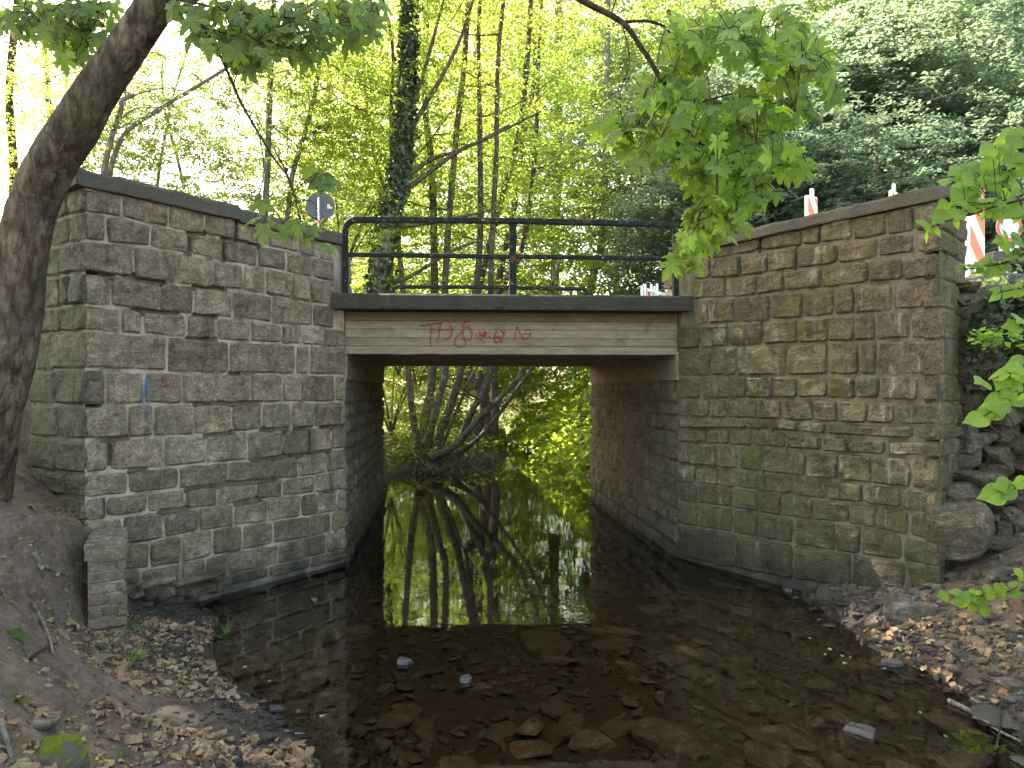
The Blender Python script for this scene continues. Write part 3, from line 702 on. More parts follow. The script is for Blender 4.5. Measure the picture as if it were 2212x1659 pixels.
W_ = (AR-AL).dot(X); sk = (AR-AL).dot(SD)/W_
SPAN = W_
# beam front with board joints as grooves: profile (s, z) swept along the bridge
prof = [(.30, 2.095), (.06, 2.075), (.035, 2.05), (.02, 2.058)]
for zz in (2.135, 2.215, 2.30, 2.385):
    prof += [(.02, zz-.004), (.028, zz-.0015), (.028, zz+.0015), (.0175+random.uniform(-.003, .004), zz+.004)]
prof += [(.02, 2.472), (.30, 2.472)]
mb = MB(); ns = 60; n_ = len(prof)
for i in range(ns+1):
    a = SPAN*i/ns
    for k, (s_, z_) in enumerate(prof):
        e = .0035*float(vnoise(a*9+k, k*3.3)) if k > 3 else .006*float(vnoise(a*5, k*1.0))
        mb.v.append(bp(a, s_+sk*a+e, z_+(.004*float(vnoise(a*6, 4.0)) if k < 4 else 0)))
for i in range(ns):
    for k in range(n_-1):
        mb.f.append((i*n_+k, (i+1)*n_+k, (i+1)*n_+k+1, i*n_+k+1))
mb.f.append(tuple(range(n_-1, -1, -1))); mb.f.append(tuple(ns*n_+k for k in range(n_)))
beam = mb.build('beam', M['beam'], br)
# graffiti
gm = MB()
def gp(u, v):
    px = (1600+u/3.687)/1.8517; py = (1230+v/3.687)/1.8517
    D_ = 6.92; x = (px-CX)/F*D_; z = CAMZ+(HY-py)/F*D_
    return Vector((x, z))
BL = Plane(Vector(bp(0, .012, 0)[:2]), Vector(bp(SPAN, .012+sk*SPAN, 0)[:2]))
def gpt(px): return BL.hit(*px)
def G(pts, wd): 
    q = [BL.hit((1600+u/3.687)/1.8517, (1230+v/3.687)/1.8517) for u, v in pts]
    q = [Vector((a, b, 0)) for a, b in q]; q = [Vector((p.x, p.y)) for p in (smoothpath(q, 4) if len(q) > 2 else q)]
    ribbon(gm, lambda u, z, o: BL.pt(u, z, .003+o), q, wd, .12)
for pts, wd in [([(290, 268), (370, 262), (450, 245), (600, 232)], .015), ([(460, 260), (452, 400), (448, 500), (455, 590)], .013), ([(615, 215), (590, 280), (578, 380), (560, 470), (540, 515)], .013),
                ([(590, 235), (650, 190), (710, 205), (750, 270), (768, 340), (755, 410), (710, 455), (665, 472)], .012), ([(520, 350), (600, 335), (760, 328)], .009), ([(760, 225), (790, 212), (830, 207)], .007),
                ([(1020, 215), (985, 205), (950, 235), (932, 300), (935, 400), (960, 465), (1010, 480), (1050, 440), (1060, 380), (1030, 310), (990, 300)], .011), ([(905, 245), (960, 300), (1020, 265)], .008),
                ([(935, 320), (900, 380), (840, 430), (805, 490), (815, 545), (870, 580), (940, 575), (970, 520), (950, 475), (900, 468)], .011),
                ([(1115, 405), (1180, 460), (1255, 522)], .014), ([(1175, 350), (1180, 400), (1205, 415), (1240, 370), (1262, 362), (1262, 400), (1225, 430), (1270, 435)], .017), ([(1325, 355), (1328, 362)], .02), ([(1300, 435), (1330, 440)], .018),
                ([(1425, 335), (1400, 400), (1390, 460), (1405, 510), (1450, 510), (1478, 460), (1460, 430), (1415, 440)], .014), ([(1560, 335), (1530, 400), (1505, 460), (1492, 528)], .012), ([(1485, 340), (1520, 370), (1540, 400)], .013),
                ([(1685, 500), (1700, 400), (1720, 300), (1735, 295), (1755, 350), (1778, 405)], .013), ([(1845, 355), (1880, 325), (1920, 335), (1932, 380), (1900, 440), (1840, 470), (1800, 440), (1805, 400), (1860, 385), (1925, 395)], .009)]:
    G(pts, wd)
go = gm.build('graffiti', M['spray'], beam); tag(go, kind='stuff')
# slab soffit with board marks (planks left their print), deck slab
for k in range(14):
    s0 = .30+k*(4.25-.30)/14; s1_ = .30+(k+1)*(4.25-.30)/14-.006
    mb = MB(); o = random.uniform(-.003, .003)
    V = [bp(.0, s0, 2.075+o), bp(SPAN, s0+sk*SPAN, 2.075+o), bp(SPAN, s1_+sk*SPAN, 2.075+o), bp(0, s1_, 2.075+o)]
    V += [(x, y, 2.12) for x, y, z in V]
    mb.add(V, [(3, 2, 1, 0), (4, 5, 6, 7), (0, 1, 5, 4), (1, 2, 6, 5), (2, 3, 7, 6), (3, 0, 4, 7)]); mb.build('soffit_board_print', M['beam'], br)
mb = MB(); mb.prism([bp(-.0, .302, 0)[:2], bp(SPAN, .302+sk*SPAN, 0)[:2], bp(SPAN, 4.24+sk*SPAN, 0)[:2], bp(0, 4.24, 0)[:2]], 2.125, 2.47); mb.build('slab_core', M['beam'], br)
dk = [bp(-.10, -.17, 0)[:2], bp(SPAN+.12, -.17+sk*SPAN, 0)[:2], bp(SPAN+.12, 4.42+sk*SPAN, 0)[:2], bp(-.10, 4.42, 0)[:2]]
def rough_slab(name, poly, z0, z1_, mt, parent):
    a, b, c, d = [Vector(p) for p in poly]; n2 = 70; V = []; prof2 = [(.25, z0), (.0, z0+.004), (-.004, z0+.03), (-.003, z1_-.02), (.015, z1_), (.30, z1_+.002)]
    inn = (d-a).normalized()
    for i in range(n2+1):
        q = a.lerp(b, i/n2)
        for k, (s_, z_) in enumerate(prof2):
            e = .012*float(vnoise(i*.9, k*2.1)) if 0 < k < 5 else 0
            p_ = q+inn*(s_+e); V.append((p_.x, p_.y, z_+(e*.5 if k in (3, 4) else 0)))
    m_ = len(prof2); Fc = [(i*m_+k, (i+1)*m_+k, (i+1)*m_+k+1, i*m_+k+1) for i in range(n2) for k in range(m_-1)]
    Fc += [tuple(range(m_-1, -1, -1)), tuple(n2*m_+k for k in range(m_))]
    me_ = bpy.data.meshes.new(name); me_.from_pydata(V, [], Fc); me_.update(); link(name, me_, mt, parent)
    mb = MB(); e1 = inn*.301; mb.prism([tuple((a+e1)[:2]), tuple((b+e1)[:2]), tuple(c[:2]), tuple(d[:2])], z0+.003, z1_-.004); return mb.build('deck_slab', mt, parent)
rough_slab('deck_edge', dk, 2.476, 2.632, M['deck'], br)
rd = MB(); rd.add([(-40, 7.6, 2.60), (-1.9, 7.6, 2.60), (-1.9, 10.9, 2.6), (-40, 10.9, 2.6)], [(0, 1, 2, 3)]); rd.add([(1.95, 7.8, 2.60), (40, 7.8, 2.60), (40, 11.0, 2.6), (1.95, 11.0, 2.6)], [(0, 1, 2, 3)])
rd.add([bp(-.2, .5, 2.637), bp(SPAN+.2, .5+sk*SPAN, 2.637), bp(SPAN+.2, 4.0+sk*SPAN, 2.637), bp(-.2, 4.0, 2.637)], [(0, 1, 2, 3)])
tag(rd.build('road', M['road']), kind='structure')

# ------------------------------------------------------------ railings
def sq_sweep(mb, pts, w1, w2, side):   # rectangular bar along a polyline; side = horizontal unit vector across
    n_ = len(pts); base = len(mb.v)
    for i, p in enumerate(pts):
        t = (pts[min(i+1, n_-1)]-pts[max(i-1, 0)]).normalized(); b = t.cross(side).normalized()
        c_ = .006
        for (u, v) in ((-w1+c_, -w2), (w1-c_, -w2), (w1, -w2+c_), (w1, w2-c_), (w1-c_, w2), (-w1+c_, w2), (-w1, w2-c_), (-w1, -w2+c_)):
            mb.v.append(tuple(p+side*u+b*v))
    for i in range(n_-1):
        for k in range(8): mb.f.append((base+i*8+k, base+i*8+(k+1) % 8, base+(i+1)*8+(k+1) % 8, base+(i+1)*8+k))
    mb.f.append(tuple(base+k for k in range(7, -1, -1))); mb.f.append(tuple(base+(n_-1)*8+k for k in range(8)))
def railing(p0, p1, zb, zt, label, mat_):
    p0 = Vector(p0); p1 = Vector(p1); d = (p1-p0); L = d.length; d.normalize(); sd = Vector((-d.y, d.x, 0))
    root = empty('railing', (p0.x, p0.y, zb), label, 'railing')
    q = lambda a, z: Vector((p0.x+d.x*a, p0.y+d.y*a, z))
    r = .11; mb = MB(); pts = [q(0, zb)]+[q(r-r*math.cos(t), zt-r+r*math.sin(t)) for t in np.linspace(0, math.pi/2, 7)]+[q(L*.5, zt+.012)]+[q(L-r+r*math.sin(t), zt-r+r*math.cos(t)) for t in np.linspace(0, math.pi/2, 7)]+[q(L, zb)]
    sq_sweep(mb, pts, .03, .027, sd); mb.build('rail_frame', mat_, root)
    for side_a in (0, L):
        pass
    mb = MB(); sq_sweep(mb, [q(L/2, zb), q(L/2, zt-.025)], .03, .036, sd); mb.build('post', mat_, root)
    for a0, a1 in ((.028, L/2-.037), (L/2+.037, L-.028)):
        mb = MB(); sq_sweep(mb, [q(a0, lerp(zt-.34, zb, .0)), q(a1, zt-.345)], .02, .021, sd); mb.build('middle_rail', mat_, root)
    return root
railing(P(746, 600, 6.83).xy.to_3d(), P(1459, 600, 7.03).xy.to_3d(), 2.625, 3.36, 'rusty dark green railing on the near edge of the bridge', M['rail'])
railing(P(846, 600, 10.95).xy.to_3d(), P(1270, 600, 11.2).xy.to_3d(), 2.625, 3.31, 'rusty dark railing on the far edge of the bridge', M['rail'])
# ------------------------------------------------------------ leaves
def leaf_cloud(cent, size, up=.6, aspect=.62, droop=.0, r=rng):
    # one four-sided leaf per centre; up = how much the leaves lie flat
    n_ = len(cent); nrm = r.normal(size=(n_, 3)); nrm[:, 2] = np.abs(nrm[:, 2])+up*2; nrm /= np.linalg.norm(nrm, axis=1)[:, None]
    a = r.normal(size=(n_, 3)); a[:, 2] -= droop; a -= nrm*(a*nrm).sum(1)[:, None]; a /= np.linalg.norm(a, axis=1)[:, None]
    b = np.cross(nrm, a); L = size*r.uniform(.6, 1.3, (n_, 1)); W = L*aspect
    base = cent-a*L*.5
    V = np.stack([base, base+a*L*.42+b*W*.5-nrm*L*.06, base+a*L, base+a*L*.42-b*W*.5-nrm*L*.06], 1).reshape(-1, 3)
    Q = np.arange(n_*4).reshape(-1, 4); return V, Q
def sprays(n_s, per, rad, shape, flat=.35, r=rng):
    out = []
    for _ in range(n_s):
        while True:
            q = r.uniform(-1, 1, 3)
            l = np.linalg.norm(q)
            if l <= 1 and l > shape: break
        c = q*rad; s = r.uniform(.25, .62); k = int(per*r.uniform(.5, 1.5)*s*2)
        d = r.normal(size=3); d[2] *= .25; d /= np.linalg.norm(d)
        pts = c+r.normal(size=(k, 3))*np.array([.22, .22, .22*flat])*s*1.3+d*r.uniform(-1, 1, (k, 1))*s
        pts[:, 2] -= (np.linalg.norm((pts-c)[:, :2], axis=1)**2)*.35
        out.append(pts)
    return np.concatenate(out)
def crown_mesh(name, ns, per, rad, size, shape=0.0, up=.6, mat_='leafY', flat=.35):
    V, Q = leaf_cloud(sprays(ns, per, np.array(rad), shape, flat), size, up); me = mesh_np(name, V, Q); me.materials.append(M[mat_]); return me
crA = [crown_mesh('crown', 140, 58, (2.3, 2.3, 4.2), .10, 0, .5, 'leafY') for _ in range(4)]
crG = [crown_mesh('crown', 190, 62, (2.4, 2.4, 3.6), .11, 0, .6, 'leafG') for _ in range(3)]
crB = [crown_mesh('crown', 260, 80, (2.6, 2.4, 2.6), .12, .35, 1.1, 'leafB', .3) for _ in range(3)]
crS = [crown_mesh('crown', 100, 50, (2.4, 2.4, 3.2), .11, 0, .4, 'leafS') for _ in range(2)]
def place(me, parent, loc, sc=(1, 1, 1), rz=0.0, name='crown'):
    o = bpy.data.objects.new(name, me); C.objects.link(o); o.parent = parent; o.matrix_parent_inverse = Matrix.Translation(parent.location).inverted()
    o.location = loc; o.scale = sc; o.rotation_euler = (random.uniform(-.1, .1), random.uniform(-.1, .1), rz); return o
def tree(label, stem, rad, crowns, bm='barkA', group=None, limbs=6, limb_len=1.6, name='tree', cat='tree'):
    base = Vector(stem[0]); root = empty(name, base, label, cat, group)
    pth = smoothpath(stem, 4); n_ = len(pth); rr = [lerp(rad[0], rad[1], i/(n_-1)) for i in range(n_)]
    rr[0] *= 1.35; rr[1] *= 1.12
    mb = MB(); mb.tube(pth, rr, 9, .05); mb.build('trunk', M[bm], root, True)
    for k in range(limbs):
        i = int(n_*random.uniform(.3, .95)); p = pth[min(i, n_-1)]; a = random.uniform(0, 6.28); L = limb_len*random.uniform(.6, 1.3)
        mb = MB(); q = [p, p+Vector((math.cos(a)*L*.4, math.sin(a)*L*.4, L*.22)), p+Vector((math.cos(a)*L*.9, math.sin(a)*L*.9, L*.35+random.uniform(-.3, .3))), p+Vector((math.cos(a+.3)*L*1.5, math.sin(a+.3)*L*1.5, L*.5))]
        mb.tube(smoothpath(q, 3), np.linspace(max(.012, rr[min(i, n_-1)]*.35), .006, 10), 5, .1, False); mb.build('limb', M[bm], root, True)
    for (me, loc, sc, rz) in crowns: place(me, root, loc, sc, rz)
    return root
def stemP(pts, d0, d1=None):
    d1 = d0 if d1 is None else d1; n_ = len(pts)
    return [P(x, y, lerp(d0, d1, i/(n_-1))) for i, (x, y) in enumerate(pts)]
def ext(st, h):      # carry a stem on upwards beyond what the photograph shows
    a, b = Vector(st[-2]), Vector(st[-1]); t = (b-a).normalized(); t.z = max(t.z, .6); t.normalize()
    return st+[b+t*h*.5+Vector((random.uniform(-.1, .1), 0, 0)), b+t*h+Vector((random.uniform(-.3, .3), random.uniform(-.3, .3), 0))]
def crs(pool, pts, s=1.0): return [(random.choice(pool), p, (s*random.uniform(.85, 1.15), s*random.uniform(.85, 1.15), s*random.uniform(.85, 1.15)), random.uniform(0, 6.28)) for p in pts]

# coppiced alder seen through the opening and above the railing
al = empty('alder_tree', P(960, 980, 15.0), 'many-stemmed alder on the muddy spit beyond the bridge, its stems fanning above the railing', 'tree')
stems = [([(905, 968), (895, 925), (886, 850), (881, 790), (868, 600), (850, 420), (845, 250)], 14.6, 14.6, .085, .03),
         ([(912, 960), (918, 910), (930, 840), (935, 780), (938, 600), (933, 366), (918, 220), (922, 0)], 15.4, 16, .115, .05),
         ([(922, 965), (938, 900), (950, 850), (963, 793), (962, 600), (984, 311), (1002, 146), (1013, -20)], 14.8, 15.2, .09, .05),
         ([(945, 965), (955, 925), (975, 870), (997, 793), (1035, 560), (1037, 311), (1033, 100)], 15.2, 15.4, .10, .035),
         ([(960, 975), (992, 952), (1018, 890), (1040, 850), (1057, 793), (1061, 560), (1072, 330), (1075, 150)], 14.6, 15, .085, .04),
         ([(930, 990), (985, 962), (1012, 930), (1046, 893), (1090, 850), (1131, 797), (1165, 700), (1210, 560)], 14.4, 14.4, .085, .035),
         ([(985, 985), (1030, 950), (1070, 905), (1110, 850), (1150, 790), (1190, 690)], 15, 15, .06, .03),
         ([(1020, 950), (1046, 885), (1030, 830), (1012, 793), (1020, 690), (1050, 560), (1090, 403), (1123, 275), (1141, 100)], 17, 16.5, .12, .05),
         ([(1050, 960), (1052, 900), (1045, 840), (1040, 793), (1075, 640), (1123, 549), (1149, 403), (1160, 250)], 17.5, 17.5, .12, .04),
         ([(1062, 955), (1070, 880), (1066, 793), (1072, 640), (1110, 450), (1130, 300)], 18, 18, .13, .04),
         ([(948, 975), (965, 940), (985, 890), (1003, 845), (1020, 810), (1034, 790)], 14.7, 14.7, .04, .025)]
tops = []
for pts, d0, d1, r0, r1 in stems:
    st = stemP(pts, d0, d1); st = ext(st, 3.0) if pts[-1][1] < 500 else st
    pth = smoothpath(st, 4); mb = MB(); rr = list(np.linspace(r0, r1, len(pth))); rr[0] *= 1.5; rr[1] *= 1.25
    mb.tube(pth, rr, 9, .06); mb.build('stem', M['barkA'], al, True); tops.append(pth)
for k in range(40):
    pth = random.choice(tops); i = random.randint(len(pth)//2, len(pth)-1); p = pth[i]; a = random.choice([0, math.pi])+random.uniform(-.9, .9); L = random.uniform(.9, 2.2)
    q = [p, p+Vector((math.cos(a)*L*.5, math.sin(a)*L*.5, L*.12)), p+Vector((math.cos(a)*L, math.sin(a)*L, L*.4)), p+Vector((math.cos(a)*L*1.5, math.sin(a)*L*1.5, L*.75))]
    mb = MB(); mb.tube(smoothpath(q, 3), np.linspace(.022, .006, 10), 5, .1, False); mb.build('limb', M['barkA'], al, True)
for c_ in crs(crA, [P(930, 330, 15), P(1080, 200, 16), P(1180, 420, 16.5), P(850, 180, 15.5), P(1000, -150, 16), P(1200, 40, 17), P(1080, 520, 18), P(1000, 560, 17)], .8):
    place(c_[0], al, c_[1], c_[2], c_[3])
rt = MB()
for k in range(38):      # bare roots hanging over the edge of the spit
    a = P(random.uniform(880, 1070), random.uniform(975, 1000), 14.6); q = [a, a+Vector((random.uniform(-.15, .15), -.25, -.1)), a+Vector((random.uniform(-.4, .4), -.5, -.32)), a+Vector((random.uniform(-.6, .6), -.7, -.5))]
    rt.tube(smoothpath(q, 3), np.linspace(random.uniform(.012, .03), .005, 10), 5, .1, False)
tag(rt.build('root_mass', M['barkA'], al), kind='stuff')

# tree clad in ivy behind the left part of the railing
iv = empty('ivy_clad_tree', P(815, 690, 13.2), 'leaning trunk wrapped in dark ivy, rising behind the left end of the railing', 'tree')
st = stemP([(800, 800), (812, 690), (815, 630), (835, 500), (858, 400), (872, 300), (880, 180), (884, 60), (888, -60)], 13.2, 13.4); pth = smoothpath(st, 5)
mb = MB(); rr = list(np.linspace(.19, .10, len(pth))); mb.tube(pth, rr, 12, .05); mb.build('trunk', M['barkP'], iv, True)
for pts in ([(858, 400), (930, 345), (1000, 322), (1100, 270)], [(872, 300), (935, 200), (990, 95), (1022, 0), (1040, -60)], [(880, 260), (915, 160), (950, 30), (970, -40)], [(845, 490), (900, 486), (985, 470), (1060, 455)], [(820, 610), (880, 600), (980, 540), (1040, 520)], [(865, 420), (985, 330), (1050, 300), (1170, 240)]):
    mb = MB(); q = smoothpath(stemP(pts, 13.3), 4); mb.tube(q, np.linspace(.05, .018, len(q)), 6, .1, False); mb.build('limb', M['barkA'], iv, True)
cen = []
for i in range(len(pth)-1):
    dens = 170 if i > 14 else 130
    for _ in range(dens):
        t = random.random(); a = random.uniform(0, 6.28); q = pth[i].lerp(pth[i+1], t); r_ = rr[i]*(1.05+abs(random.gauss(0, .38)))
        if vnoise(q.z*2.1+math.cos(a)*1.2, math.sin(a)*1.5) < -.12 and q.z < 5: continue
        cen.append((q.x+math.cos(a)*r_, q.y+math.sin(a)*r_, q.z+random.uniform(-.03, .03)))
V, Q = leaf_cloud(np.array(cen), .085, -.1, .85); tag(link('ivy', mesh_np('ivy', V, Q), M['ivy'], iv), kind='stuff')
for c_ in crs(crA, [P(860, 60, 13.5), P(800, -150, 14), P(950, -60, 14), P(780, 320, 15)], .62): place(c_[0], iv, c_[1], c_[2], c_[3])

# other woodland trees behind the road
def wt(label, pts, d, r0, r1, cps, pool=None, s=.9, bm='barkA', h=2.5, limbs=5):
    st = ext(stemP(pts, d), h); return tree(label, st, (r0, r1), crs(pool or crA, cps, s), bm, 'woodland trees behind the bridge', limbs)
wt('pale straight trunk against the white sky, second clear stem left of the round sign', [(570, 560), (571, 480), (577, 380), (583, 200), (590, 60), (592, -80)], 15, .075, .045, [P(560, -60, 15.5), P(640, 120, 16)], crS, .7, 'barkP')
wt('thin curved trunk just left of the round sign', [(600, 600), (622, 460), (632, 375), (655, 300), (680, 200), (692, 110), (697, -40)], 15.5, .06, .04, [P(690, 200, 16), P(740, 330, 16), P(690, -60, 16)], crA, .62, 'barkP')
wt('short mossy trunk close above the left coping, forking into two long limbs', [(215, 520), (222, 400), (230, 340), (246, 280), (262, 235)], 12, .055, .035, [P(330, 330, 13)], crS, .5, 'barkP', .3)
lt = tree('long slanting limb tree left, crossing the white sky to the upper right', stemP([(225, 420), (262, 300), (330, 245), (420, 190), (500, 140), (620, 60), (700, 0)], 12.2), (.05, .018), crs(crS, [P(430, 250, 13), P(540, 120, 13.2)], .55), 'barkP', 'woodland trees behind the bridge', 4)
wt('tall thin stem behind the middle railing post', [(1034, 700), (1036, 500), (1037, 330), (1030, 180), (1028, -60)], 19, .09, .05, [P(1040, 100, 19), P(1150, 250, 20), P(980, 420, 20)])
wt('thick pale far trunk right of the middle railing post', [(1196, 740), (1200, 500), (1204, 380), (1206, 200), (1208, -60)], 24, .16, .12, [P(1230, 100, 24), P(1290, 330, 24), P(1150, 500, 23), P(1300, 560, 22)], crG, 1.15, 'barkP')
wt('pale forked trunk leaning right behind the right end of the railing', [(1262, 690), (1280, 600), (1300, 520), (1306, 400), (1310, 200), (1312, -50)], 21, .13, .08, [P(1360, 430, 22), P(1420, 200, 22), P(1330, 620, 20)], crA, 1.0, 'barkP')
wt('slender trunk in the gap beside the ivy-clad tree', [(842, 720), (846, 560), (848, 480), (800, 300), (790, 200)], 17, .06, .03, [P(760, 430, 17), P(700, 300, 18), P(820, 250, 17), P(740, 560, 17)], crA, .8)
wt('young tree filling the gap under the round sign with bright leaves', [(700, 640), (690, 560), (660, 480)], 16, .04, .02, [P(640, 440, 16.5), P(560, 480, 17), P(740, 500, 16)], crA, .55)
wt('dim tree behind the leaning trunk at the left edge of the picture', [(20, 560), (30, 380), (20, 200), (40, -20)], 14, .09, .05, [P(20, 330, 14), P(120, 480, 15), P(30, 520, 14), P(80, 220, 13.5), P(170, 160, 14)], crA, .5)
wt('sparse tree above the left wall, full of white sky gaps', [(420, 560), (400, 420), (380, 330)], 18, .05, .03, [P(330, 400, 18.5), P(470, 380, 18.5), P(150, 330, 17), P(520, 480, 17)], crS, .75)
wt('sparse tree crossing the white sky right of the leaning trunk', [(330, 560), (340, 400), (350, 330)], 15, .045, .02, [P(300, 330, 14.5), P(420, 130, 14.5), P(250, 210, 14), P(500, 320, 15), P(420, 420, 15), P(230, 360, 14), P(380, 240, 15), P(560, 420, 16), P(640, 260, 16)], crS, .5, 'barkP')
wt('sparse tree high in the left corner with many bright gaps', [(120, 560), (110, 300), (90, 40)], 20, .09, .06, [P(90, 100, 20), P(300, 60, 20), P(200, 250, 21)], crS, .95)
for lab, x, y0, d, pool, s in [('leafy tree in the middle distance left of centre', 850, 620, 24, crA, 1.25), ('leafy tree in the middle distance behind the alder', 1060, 640, 27, crG, 1.5), ('leafy tree in the middle distance right of centre', 1330, 640, 27, crA, 1.5),
                               ('leafy tree behind the right railing corner', 1480, 620, 22, crA, 1.15), ('leafy grey-green tree far right of centre under the blue sky', 1560, 560, 30, crG, 1.5), ('leafy tree far left of the ivy-clad trunk', 720, 620, 28, crA, 1.2)]:
    wt(lab, [(x, y0), (x+8, 420), (x-10, 200)], d, .10, .06, [P(x, 430, d), P(x+60, 150, d), P(x-80, 250, d+1), P(x+90, 560, d+1), P(x-30, -60, d)][:5 if s > 1.2 else 4], pool, s)
# low growth under the trees, seen through the opening
def bush(label, loc, pool, n_, spread, s, name='bush', group=None):
    root = empty(name, loc, label, 'bush', group); 
    mb = MB()
    for k in range(5):
        a = random.uniform(0, 6.28); q = [Vector(loc), Vector(loc)+Vector((math.cos(a)*.3, math.sin(a)*.3, .5*spread)), Vector(loc)+Vector((math.cos(a)*.8, math.sin(a)*.8, 1.1*spread))]
        mb = MB(); mb.tube(smoothpath(q, 3), np.linspace(.03, .01, 7), 5, .1, False); mb.build('stem', M['barkA'], root, True)
    for k in range(n_): place(random.choice(pool), root, Vector(loc)+Vector((random.uniform(-1, 1)*spread, random.uniform(-.6, .6)*spread, random.uniform(.2, .9)*spread)), (s, s, s*.7), random.uniform(0, 6.28))
    return root
for lab, x, y, d, s in [('bright low bush at the left inside the opening', 790, 880, 17, .42), ('bright low bush behind the fanning alder stems', 900, 850, 20, .5), ('bright low bush far behind the fan of stems', 1000, 840, 23, .6), ('pale low bush far up the stream', 1090, 845, 30, .7),
                        ('bright leafy bush behind the leftmost alder stem', 860, 810, 18.5, .55), ('bright leafy bush low at the left of the spit', 845, 940, 15.5, .3), ('bright leafy bush between the middle alder stems', 960, 820, 21, .6), ('bright leafy bush behind the right alder stems', 1060, 850, 25, .65), ('bright leafy bush leaning over the far water', 1120, 860, 27, .6), ('yellow-green bush far behind, just above the far water', 1095, 870, 38, .9),
                        ('bush low behind the far railing, left half', 850, 700, 19, .5), ('bush low behind the far railing, right half', 1180, 690, 21, .6), ('bush behind the far end of the railing', 1400, 660, 17, .5), ('bush above the road left of the ivy-clad tree', 740, 600, 14, .35)]:
    bush(lab, P(x, y, d), crA if d < 25 else crA, 3, 1.3, s, group='low bushes behind the bridge')

for lab, x, y, d, s_ in [('dense bright tree low behind the fan of stems, left part of the opening', 800, 790, 23, .9), ('dense bright tree low behind the fan of stems, middle of the opening', 930, 780, 25, 1.0), ('dense bright tree low behind the right stems', 1040, 780, 28, 1.05), ('dense bright tree standing over the far water', 1130, 770, 33, 1.1), ('dense bright tree low behind the knotweed', 1240, 760, 27, 1.0), ('broad bright tree behind the ivy-clad trunk', 800, 600, 26, 1.1), ('dense bright tree low behind the left wall end', 700, 760, 24, .9)]:
    l_ = P(x, y, d); b = Vector((l_.x, l_.y, hz(l_.x, l_.y)-.05)); tree(lab, [b, b.lerp(l_, .5)+Vector((.05, 0, .3)), l_+Vector((0, 0, .6)), l_+Vector((0, 0, 2))], (.07, .03), crs(crA, [l_, l_+Vector((1.3, .5, .6)), l_+Vector((-1.4, .4, .3)), l_+Vector((.2, 1.6, -.3))], s_), 'barkA', 'woodland trees behind the bridge', 4)
# wooded slope on the right
hb = []
for lab, x, y, d, s in [('bluish-green leafy tree right above the right wall', 1900, 420, 12.5, .72), ('bluish-green leafy tree behind the striped beacon by the wall', 1700, 420, 14, .75), ('dark green bush low beside the maple branch', 1560, 480, 15, .62),
                        ('bluish-green tree in the upper right', 2080, 180, 15, .95), ('bluish-green tree left of the tall upper right one', 1850, 230, 16, .95), ('bluish-green tree at the right edge above the signs', 2190, 380, 13, .7),
                        ('grey-green tree behind the maple leaves', 1650, 250, 18, .95), ('tall tree at the top right corner', 2150, 0, 18, 1.1), ('tall tree near the top right of the picture', 1950, 20, 20, 1.15), ('tall grey-green tree right of the maple branch', 1760, 40, 22, 1.1), ('dark bush behind the round traffic sign', 2150, 560, 12, .5)]:
    loc = P(x, y, d); b = Vector((loc.x, loc.y, hz(loc.x, loc.y)))
    st = [b, b.lerp(loc, .5)+Vector((.1, 0, 0)), loc, loc+Vector((0, .2, 1.2))]
    pool = crB if y > 60 else crG
    tree(lab, st, (.10, .03), crs(pool, [loc, loc+Vector((.9*s*2, .6, -.8*s*1.5)), loc+Vector((-1.0*s*2, .8, -.5*s*1.5)), loc+Vector((0, 1.2, -1.8*s))], s), 'bark', 'trees on the wooded slope right', 4, 1.2)
# tall trees added on the left, mostly unseen, placed to shade walls and water
for k, (x, y, z, s) in enumerate([(-7.9, 8.8, 8.7, .8), (-6, 13, 14.6, .9), (-4.6, 11.5, 13.1, .8), (-3.3, 10.4, 12.4, .75), (-12, 9, 9.5, 1.1), (-6, 6.5, 8.6, .8), (-8, 4.5, 8, .9), (-8.5, 12, 15.0, .9)]):
    hi_ = z > 9; bx = min(x, -y*.74-1.6) if hi_ else x; b = Vector((bx, y, hz(bx, y)-.1)); tree(['tall tree on the left bank nearest to the road, crown above the picture', 'tall tree on the left bank with the broadest crown', 'tall tree on the left bank behind the leaning tree', 'tall tree on the left bank closest to the stream', 'tall tree on the left bank farthest to the left', 'tall tree on the left bank just before the road', 'tall tree on the left bank level with the left wall', 'tallest tree on the left bank, far back'][k], [b, Vector((bx+.1, y, z*.5)), Vector((lerp(bx, x, .15), y+.1, z*.86)), Vector((x, y, z+1.5))], (.13, .05), crs(crG, [Vector((x, y, z)), Vector((x+1.2, y+.5, z+1.5)), Vector((x-1.1, y-.6, z+.8))], s), 'bark', 'tall trees on the left bank above the picture', 3)

# ------------------------------------------------------------ knotweed bank on the right of the stream beyond the bridge
kw = empty('knotweed_thicket', P(1230, 960, 16), 'bright green large-leaved knotweed hanging over the water beyond the bridge', 'bush')
cen = []; prs = random.Random(5)
for k in range(260):
    y = prs.uniform(12.2, 24); sx = float(ip(shoreR, y)); x = sx+prs.uniform(-.25, 2.4); z = .15+(x-sx+.35)*prs.uniform(.2, 1.25)+prs.uniform(0, .3)
    z = min(z, 2.6); c0 = np.array([x, y, z]); d_ = np.array([-1, prs.uniform(-.8, .3), -.35]); d_ /= np.linalg.norm(d_)
    n_ = 26; t = np.linspace(0, 1, n_)[:, None]*prs.uniform(.5, .9); cen.append(c0+d_*t+rng.normal(size=(n_, 3))*.07-np.array([0, 0, .25])*t**2)
V, Q = leaf_cloud(np.concatenate(cen), .155, .35, .78, .8); tag(link('foliage', mesh_np('foliage', V, Q), M['leafKs'], kw), kind='stuff')
